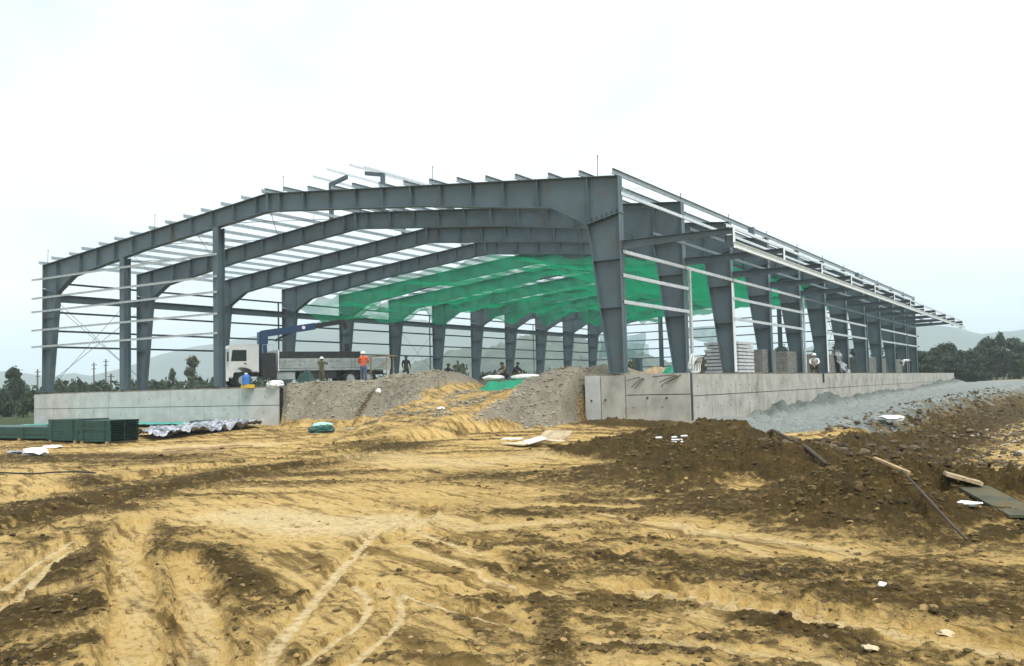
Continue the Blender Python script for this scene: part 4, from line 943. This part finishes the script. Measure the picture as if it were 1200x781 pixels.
for k, (dx, dy, rz_, tilt, sx_, sy_, mt, lab) in enumerate(((-.35,-.25,.2,.12,.9,.4,paletim,'pale board at the left end of the board pile'), (.0,-.05,-.3,.25,1.0,.5,whiteb,'white board in the middle of the board pile'), (.45,.25,.3,.6,1.0,.45,mat('muddy_tan_board', (.45,.36,.23), .85, 0, .3, 5, .3, 40, dirt=((.2,.14,.07), 3, .52)),'large tan board tilted up on top of the board pile'), (.7,-.2,-.1,.02,.8,.25,paletim,'narrow board at the right end of the board pile'), (-.7,.0,.8,.03,.5,.3,whiteb,'small white scrap board left of the board pile'))):
    m = MB(); m.obox((P.x+dx, P.y+dy, zb+.05+.03*k+sy_*.5*math.sin(abs(tilt))), (sx_, sy_, .025), Matrix.Rotation(rz_+YAW*-1*0-.55,3,'Z') @ Matrix.Rotation(tilt,3,'X')); o = m.build('board', mt); centre(o); tag(o, lab, 'board')
m = MB(); m.tube([gp(1058,574,.18,-1.75), gp(1092,607,.16,-1.8), gp(1118,630,.10,-1.85), gp(1133,641,.06,-1.9)], [.012,.015,.015,.012], 7); o = m.build('pole', bark, smooth=True); centre(o); tag(o, 'long thin pole lying down the dark soil at the right', 'pole')
m = MB(); m.tube([gp(905,508,.05,-1.5), gp(945,528,.03,-1.65), gp(968,546,.03,-1.75)], [.03,.035,.03], 6); o = m.build('pole', bark, smooth=True); centre(o); tag(o, 'dark branch lying on the right flank of the brown mound', 'branch')
a, b = Vector(gp(1140,578,.16,-1.75)), Vector(gp(1205,612,.10,-1.85)); m = MB(); m.bar(a-Vector((0,0,.09)), b-Vector((0,0,.05)), .36, .03); o = m.build('board', mat('mossy_board', (.075,.075,.045), .9, 0, .5, 3, .4, 30, dirt=((.10,.068,.025), 2.5, .5))); centre(o); tag(o, 'wide mossy board sloping out of the picture at the right edge', 'board')
m = MB(); a, b = Vector(gp(1108,566,.18,-1.7)), Vector(gp(1150,574,.12,-1.75)); m.bar(a-Vector((0,0,.1)), b-Vector((0,0,.06)), .3, .04); o = m.build('board', mat('muddy_board', (.40,.31,.19), .85, 0, .3, 5, .3, 40, dirt=((.1,.07,.03), 4, .55))); centre(o); tag(o, 'pale tan slab on the dark soil ridge at the right', 'board')
m = MB(); a, b = Vector(gp(1025,548,.1,-1.8)), Vector(gp(1066,566,.1,-1.8)); m.bar(a, b, .045, .03); o = m.build('plank', wood); centre(o); tag(o, 'broken pale stick in the rubble behind the dark soil ridge', 'stick')
def scrap(label, u, v, rx, ry, rz_, mt=whiteb, z=-1.95, cat='litter', seed=1, name='litter'):
    x, y, zz = gp(u, v, 0, z); m = MB(); m.blob((x, y, zz+rz_*.55), (rx, ry, rz_), seed, 1, 1, .35); o = m.build(name, mt); centre(o); return tag(o, label, cat)
scrap('larger white plastic bag on the mud below the green stacks', 42, 533, .42, .25, .14, seed=3); scrap('flat grey and white rag left of the white bag', 20, 532, .4, .2, .06, plast, seed=4)
scrap('white scrap in front of the tall green stacks', 62, 525, .5, .12, .05, seed=6)
x_, y_, z_ = gp(785, 522, 0, -1.5); m = MB()
for k in range(7): m.obox((x_+rng.uniform(-.3,.3), y_+rng.uniform(-.3,.3), hz(x_, y_)+.05+.02*k), (.15, .035, .02), Matrix.Rotation(rng.uniform(0,3),3,'Z')@Matrix.Rotation(rng.uniform(-.5,.5),3,'X'))
o = m.build('litter', whiteb); centre(o); tag(o, 'torn white plastic strips on the left flank of the brown mound', 'litter')
scrap('white plastic scrap lying on the right soil ridge near the mossy board', 1135, 592, .12, .07, .025, seed=8, z=-1.75); scrap('white crumpled bag on the gravel verge at the right', 1043, 494, .45, .3, .12, z=-1.7, seed=9)
scrap('pale flat stone in the foreground mud at the lower right', 1110, 745, 0.06, .045, .02, paletim, z=-2, cat='stone', seed=10, name='stone'); scrap('white stone in the dark track at the right', 1034, 687, .035, .03, .02, whiteb, z=-2, cat='stone', seed=11, name='stone')
scrap('white flake on the berm face below the lone dark person', 443, 461, .13, .1, .1, z=-.6, seed=12); scrap('white scrap on the gravel beside the ramp', 517, 480, .13, .1, .05, z=-1.2, seed=13); scrap('pale stone in the foreground at the bottom centre right', 1020, 764, 0.045, .03, .018, paletim, z=-2, cat='stone', seed=14, name='stone')
scrap('white stone on the gravel road near the side wall', 946, 468, .25, .2, .12, z=-1.6, cat='stone', seed=15, name='stone')
m = MB(); m.box((37.74,17.9,-.55),(37.76,18.2,-.1)); m.box((37.45,17.9,-.1),(37.76,18.2,-.085)); o = m.build('hanging_cloth', darkc); centre(o); tag(o, 'dark cloth hanging over the top of the side wall', 'cloth')

# ------------------------------------------------------------------ loose clods and stones
ICO = MB().blob((0,0,0), 1, 0, 0, 1, 0); IV = np.array(ICO.v); IF = np.array(ICO.f)
def scatter(name, x, y, r, mt, label, cat, flat=.7, sink=.25):
    n = len(x); z = terrain(x, y)[0]
    sc = rng.uniform(.6, 1.3, (n, 1, 3)); sc[:, :, 2] *= flat
    jit = 1+rng.uniform(-.28, .28, (n, 12, 1)); an = rng.uniform(0, 6.28, n); ca, sa = np.cos(an)[:, None], np.sin(an)[:, None]
    v = IV[None]*jit*sc*r[:, None, None]; vx = v[..., 0]*ca-v[..., 1]*sa; vy = v[..., 0]*sa+v[..., 1]*ca
    V = np.stack([vx+x[:, None], vy+y[:, None], v[..., 2]+z[:, None]+(r*flat*(.5-sink))[:, None]], -1).reshape(-1, 3)
    F = (IF[None]+(np.arange(n)*12)[:, None, None]).reshape(-1, 3)
    me = bpy.data.meshes.new(name); me.vertices.add(len(V)); me.vertices.foreach_set('co', V.astype('f').ravel()); me.loops.add(F.size); me.loops.foreach_set('vertex_index', F.ravel().astype('i'))
    me.polygons.add(len(F)); me.polygons.foreach_set('loop_start', (np.arange(len(F))*3).astype('i')); me.update(calc_edges=True); me.polygons.foreach_set('use_smooth', np.zeros(len(F), bool)); me.materials.append(mt)
    o = bpy.data.objects.new(name, me); col.objects.link(o); return tag(o, label, cat, kind='stuff')
def fan(n, r0_, r1_, half=34):
    a = np.radians(rng.uniform(-half, half, n)) + math.pi/2 - YAW; u = rng.uniform(0, 1, n); r = 1/(1/r0_*(1-u)+u/r1_); return CAM.x+r*np.cos(a), CAM.y+r*np.sin(a), r
clodm = mat('clod_soil', (.085,.056,.018), .97, 0, .7, 1.3, .6, 50, dirt=((.26,.18,.08), 2.3, .56)); bstone = mat('road_stone', (.25,.275,.265), .95, 0, .4, .9); rubm = mat('rubble_stone', (.085,.064,.036), .95, 0, .7, .6, .4, 40, dirt=((.30,.25,.18), 1.1, .62))
sandm = mat('sand_crumb', (.30,.20,.085), .97, 0, .3, 1.3)
x, y, r = fan(60000, 4.6, 30); dkk = terrain(x, y, False)[1]; k = dkk+rng.uniform(-.3, .3, len(x)) > .5; x, y, r = x[k][:17000], y[k][:17000], r[k][:17000]
scatter('soil_clods', x, y, (.004+.026*rng.random(len(x))**6)*(.6+r/13), clodm, 'loose dark soil clods over the churned ground', 'soil', .55, .42)
x, y, r = fan(1800, 4.6, 18); scatter('sand_crumbs', x, y, (.005+.018*rng.random(len(x))**3)*(.7+r/14), sandm, 'sandy crumbs scattered over the pale ground', 'sand')
x = np.concatenate([rng.normal(g[0], g[2]*.8, 260) for g in GAUSS]); y = np.concatenate([rng.normal(g[1], g[3]*.8, 260) for g in GAUSS])
k = terrain(x, y, False)[1] > .8; x, y = x[k], y[k]
scatter('mound_lumps', x, y, .012+.055*rng.random(len(x))**4, clodm, 'big soil lumps on the spoil heaps at the right', 'soil', .6, .4)
x = rng.uniform(18.4, 34, 16000); y = rng.uniform(-5.5, .8, 16000); gvv = terrain(x, y, False)[2]; k = gvv > .4; x, y = x[k], y[k]
scatter('berm_gravel', x, y, .012+.06*rng.random(len(x))**4, stonem, 'grey broken stone covering the berms beside the ramp', 'gravel')
x = rng.uniform(38, 44.5, 9000); y = -4+50*rng.random(9000)**1.6; bl_ = terrain(x, y, False)[3]; k = bl_ > .4; x, y = x[k], y[k]
scatter('road_gravel', x, y, .012+.04*rng.random(len(x))**4, bstone, 'blue grey gravel on the road beside the side wall', 'gravel')
y = -14+52*rng.random(9000)**1.3; x = np.interp(y, EX, EY)+rng.uniform(-.8, 4.2, 9000)
scatter('bank_rubble', x, y, .015+.12*rng.random(len(x))**6, rubm, 'broken stones and rubble on the bank at the right', 'rubble', .6)
y = -12+30*rng.random(130)**1.3; x = np.interp(y, EX, EY)+rng.normal(3.3, .8, 130)
scatter('bank_litter', x, y, .03+.10*rng.random(130)**2, mat('pale_rubble', (.38,.35,.29), .9, 0, .3, 2), 'pale stones and litter along the foot of the bank', 'rubble', .5)

# ------------------------------------------------------------------ trees and shrubs
def crown_mesh(name, lobes, n, leaf, mt, seed):
    rg = np.random.default_rng(seed); L = np.array([(x, y, z, a, b, c) for x, y, z, a, b, c in lobes]); w = (L[:, 3]*L[:, 4]*L[:, 5])**.67; w /= w.sum()
    i = rg.choice(len(L), n, p=w); d = rg.normal(size=(n, 3)); d /= np.linalg.norm(d, axis=1)[:, None]; rad = rg.uniform(.35, 1, n)**.5*(1+.25*rg.normal(size=n)*.5)
    P = L[i, :3]+d*L[i, 3:]*rad[:, None]
    nr = d+rg.normal(size=(n, 3))*.7; nr /= np.linalg.norm(nr, axis=1)[:, None]; t = np.cross(nr, rg.normal(size=(n, 3))); t /= np.linalg.norm(t, axis=1)[:, None]; b = np.cross(nr, t)
    s = leaf*rg.uniform(.5, 1.3, n)[:, None]; s2 = s*rg.uniform(.45, .8, n)[:, None]
    V = np.stack([P-t*s, P+b*s2+nr*s*.15, P+t*s, P-b*s2+nr*s*.15], 1).reshape(-1, 3)
    me = bpy.data.meshes.new(name); me.vertices.add(4*n); me.vertices.foreach_set('co', V.astype('f').ravel()); me.loops.add(4*n); me.loops.foreach_set('vertex_index', np.arange(4*n, dtype='i'))
    me.polygons.add(n); me.polygons.foreach_set('loop_start', (np.arange(n)*4).astype('i')); me.update(calc_edges=True); me.materials.append(mt); return me
def trunk_mesh(h, r, lobes, seed):
    rr = random.Random(seed); m = MB(); top = (rr.uniform(-.15,.15), rr.uniform(-.15,.15), h)
    m.tube([(0,0,-.3),(rr.uniform(-.05,.05),rr.uniform(-.05,.05),h*.4), top], [r, r*.75, r*.35], 7)
    for x, y, z, a, b, c in lobes[:7]: m.tube([(top[0]*.5, top[1]*.5, h*rr.uniform(.4,.75)), ((x+top[0]*.5)/2, (y+top[1]*.5)/2, (z+h*.5)/2+.1), (x, y, z)], [r*.45, r*.3, r*.12], 5)
    o = m.build('trunk', bark); me = o.data; bpy.data.objects.remove(o); return me
def rlobes(seed, n, R, z0, z1, s):
    rr = random.Random(seed); out = []
    for k in range(n):
        t = rr.random(); z = z0+(z1-z0)*t; q = R*math.sin(math.pi*min(.95, .25+.7*t))*rr.uniform(.2, .85); a = rr.uniform(0, 6.28); out.append((q*math.cos(a), q*math.sin(a), z, s*rr.uniform(.7,1.3), s*rr.uniform(.7,1.3), s*rr.uniform(.55,.95)))
    return out
PROTO = []
for k, (mt, n, R, z0, z1, s, nl) in enumerate(((leafd,12,1.7,1.0,5.0,.95,2600),(leafm,11,1.5,.8,4.8,.8,2200),(leafo,9,1.3,1.6,5.2,.75,1500),(leafd,14,1.9,.6,4.6,1.0,2800))):
    lb = rlobes(20+k, n+6, R, z0, z1, s); PROTO.append((crown_mesh('crown', lb, nl, .2, mt, 40+k), trunk_mesh(3.2, .14, lb, 60+k)))
SHRUB = []
for k, mt in enumerate((leafd, leafm, leafo)):
    lb = rlobes(80+k, 9, 1.3, .3, 1.3, .6); SHRUB.append((crown_mesh('crown', lb, 1500, .13, mt, 90+k), trunk_mesh(.9, .06, lb, 95+k)))
def plant(proto, x, y, sx_, sz_, label, cat, name, group=None, z=None):
    zz = hz(x, y) if z is None else z
    t = thing(name, (x, y, zz), label, cat, random.uniform(0, 6.28), group); t.scale = (sx_, sx_, sz_)
    for nm, me in (('crown', proto[0]), ('trunk', proto[1])):
        o = bpy.data.objects.new(nm, me); col.objects.link(o); o.parent = t
    return t
def tree_at(u, vtop, depth, pk, wpx, label, cat='tree', name='tree', group=None, shrub=False):
    P = AT(u, 445, depth); zg = hz(P.x, P.y); hd = AT(u, vtop, depth).z - zg; base_h = 1.9 if shrub else 5.9; base_w = 3.2 if shrub else 4.6
    return plant((SHRUB if shrub else PROTO)[pk], P.x, P.y, wpx*depth/FPX/base_w, hd/base_h, label, cat, name, group, zg)
wood_g = 'trees of the wood at the right'; wlab = 'dense dark green tree of the wood right of the building'
for k, (u, v, d) in enumerate(((1082,409,112),(1096,404,118),(1110,399,122),(1124,404,116),(1138,407,118),(1150,400,124),(1162,392,126),(1190,389,128),(1205,398,122),(1092,415,108),(1118,414,110),(1142,416,110),(1168,404,114),(1196,410,112),(1222,396,120),(1240,402,116))):
    tree_at(u, v, d, k % 4 if k % 4 != 2 else 0, 44, wlab, group=wood_g)
tree_at(1176, 384, 124, 1, 26, 'tallest tree standing out above the wood at the right')
bl2 = 'green tree behind the building seen between the side columns'
for k, (u, v, d) in enumerate(((918,402,125),(938,408,128),(962,404,126),(985,398,122),(1008,404,124),(1030,400,122),(1052,402,124),(1068,404,122))): tree_at(u, v, d, k % 2, 36, bl2, group='trees behind the side columns')
tree_at(17, 427, 95, 0, 34, 'lone round dark tree beyond the left end of the wall')
tree_at(201, 428, 118, 1, 20, 'smaller tree of two behind the second wind column gap', 'tree'); tree_at(226, 414, 118, 2, 32, 'taller airy tree of two left of the truck cab')
for k, (u, v, d, w, lab) in enumerate(((4,452,78,40,'dark shrub at the left edge below the lone tree'),(32,458,74,36,'dark shrub against the left end of the pale wall'),(72,443,105,34,'shrub just right of the front left column'),(92,437,108,30,'dark round shrub left of the first wind column'),(118,443,106,36,'shrub row plant left of the first wind column foot'),(150,442,108,30,'shrub seen just right of the first wind column'),(178,440,110,34,'shrub right of the second frame column'),(250,440,112,34,'shrub behind the truck cab front'),
    (541,423,104,44,'broad dark shrub between the sixth and eighth far columns'),(566,431,100,30,'low shrub right of the broad dark one'),(516,436,100,26,'low shrub left of the broad dark one'),(648,432,116,34,'shrub between the tenth and eleventh far columns'),(680,424,116,32,'shrub left of the last far column'),(706,424,112,34,'shrub just left of the corner column'),(742,419,112,34,'dark shrub just right of the corner column'),(612,436,112,30,'shrub behind the ninth far column'))):
    tree_at(u, v, d, k % 3, w, lab, 'shrub', 'shrub', 'shrubs behind the building', True)
# scrub along the plain behind the building
sx_ = rng.uniform(-30, 720, 16000); sdp = rng.uniform(98, 135, 16000); ok_ = fbm(sx_*.03, sdp*.03, 1.0, 3, 66) > -.25; sx_, sdp = sx_[ok_], sdp[ok_]
pos = np.array([tuple(AT(u, 446, d)) for u, d in zip(sx_, sdp)]); hgt = np.clip(.9+1.3*fbm(sx_*.05, sdp*.08, 1.0, 3, 67), .3, 2.4)
pos[:, 2] = -2.0 + rng.random(len(pos))**.8*(hgt+2.3)
me = crown_mesh('scrub', [(0,0,0,1,1,1)], len(pos), .32, leafd, 5); vv = np.empty(len(me.vertices)*3, 'f'); me.vertices.foreach_get('co', vv); vv = vv.reshape(-1, 4, 3); vv += (pos-vv.mean(1))[:, None, :]; me.vertices.foreach_set('co', vv.ravel().astype('f')); me.update()
o = bpy.data.objects.new('scrub', me); col.objects.link(o); tag(o, 'low dark scrub growing along the plain behind the building', 'scrub', kind='stuff')
# utility poles far behind
for u, v, d, lab in ((110,425,190,'thin pole far behind, left of a pair near the first wind column'),(124,421,190,'lattice topped pole far behind, right of a pair'),(130,438,150,'short reddish post far behind the first bay'),(44,433,170,'thin pole far behind left of the front left column')):
    P = AT(u, 450, d); zt = AT(u, v, d).z; m = MB(); m.tube([(P.x,P.y,-2.2),(P.x,P.y,zt)], [.22,.14], 6); m.bar((P.x-.9,P.y,zt-.5),(P.x+.9,P.y,zt-.5),.12,.12); m.bar((P.x-.7,P.y,zt-1.3),(P.x+.7,P.y,zt-1.3),.12,.12); o = m.build('utility_pole', mat('pole_wood', (.09,.075,.06), .9)); centre(o); tag(o, lab, 'utility pole')

# ------------------------------------------------------------------ hills and haze
def hill(name, crest, depth, spread, mt, seed, rough=.1, nu=160, nv=30, canopy=0):
    us = np.linspace(crest[0][0], crest[-1][0], nu); vs_ = np.interp(us, [c_[0] for c_ in crest], [c_[1] for c_ in crest])
    V = []
    for u, v in zip(us, vs_):
        C_ = AT(u, v, depth); hd = max(1.0, C_.z+2); away = Vector((C_.x-CAM.x, C_.y-CAM.y, 0)).normalized()
        for b in range(nv+1):
            t = b/nv*2-1; pr = (math.cos(t*math.pi)*.5+.5)**1.2
            q = Vector((C_.x, C_.y, 0))+away*(t*spread)
            V.append((q.x, q.y, -4+(hd+2)*pr))
    V = np.array(V); sc_ = 1/(spread*.35); nz = fbm(V[:, 0]*sc_, V[:, 1]*sc_, 1, 6, seed, .55); V[:, 2] += rough*(V[:, 2]+4)*nz
    if canopy: V[:, 2] += canopy*fbm(V[:, 0], V[:, 1], .07, 3, seed+3)
    F = [(a*(nv+1)+b, (a+1)*(nv+1)+b, (a+1)*(nv+1)+b+1, a*(nv+1)+b+1) for a in range(nu-1) for b in range(nv)]
    m = MB(); m.add(V.tolist(), F); o = m.build(name, mt, smooth=True); tag(o, kind='structure'); return o
hm = mat('far_hill', (.05,.065,.035), .95, 0, .4, .012, detail=10); hm2 = mat('near_hill', (.035,.052,.024), .95, 0, .7, .06, dirt=((.13,.11,.07), .025, .62), detail=12)
hill('hills', [(-260,440),(-60,436),(20,436),(60,441),(85,437),(105,440),(130,434),(160,426),(185,416),(215,409),(255,402),(300,392),(350,384),(400,375),(440,369),(470,374),(500,377),(540,384),(600,392),(680,398),(760,404)], 1800, 600, hm, 3, .12)
hill('hills', [(440,452),(480,432),(510,420),(540,410),(575,402),(610,396),(640,397),(680,401),(720,408),(760,420),(800,436),(840,450)], 750, 260, hm2, 8, .3, 420, 90, 7)
hill('hills', [(820,440),(900,420),(980,400),(1050,386),(1085,381),(1120,384),(1150,391),(1185,386),(1230,380),(1320,392),(1420,410)], 1700, 560, hm, 12, .12)
hb = MB(); hb.box((-4400, -4400, -8), (4500, 4500, 185)); hzv = hb.build('haze', None); 
m_ = bpy.data.materials.new('haze_air'); m_.use_nodes = True; n_ = m_.node_tree.nodes; n_.remove(n_['Principled BSDF']); pv = n_.new('ShaderNodeVolumePrincipled'); pv.inputs['Color'].default_value = (.80,.92,1.0,1); pv.inputs['Density'].default_value = .00055; pv.inputs['Anisotropy'].default_value = 0.0
m_.node_tree.links.new(pv.outputs[0], n_['Material Output'].inputs['Volume']); hzv.data.materials.clear(); hzv.data.materials.append(m_); tag(hzv, 'pale blue haze over the plain and hills', 'haze', kind='stuff')
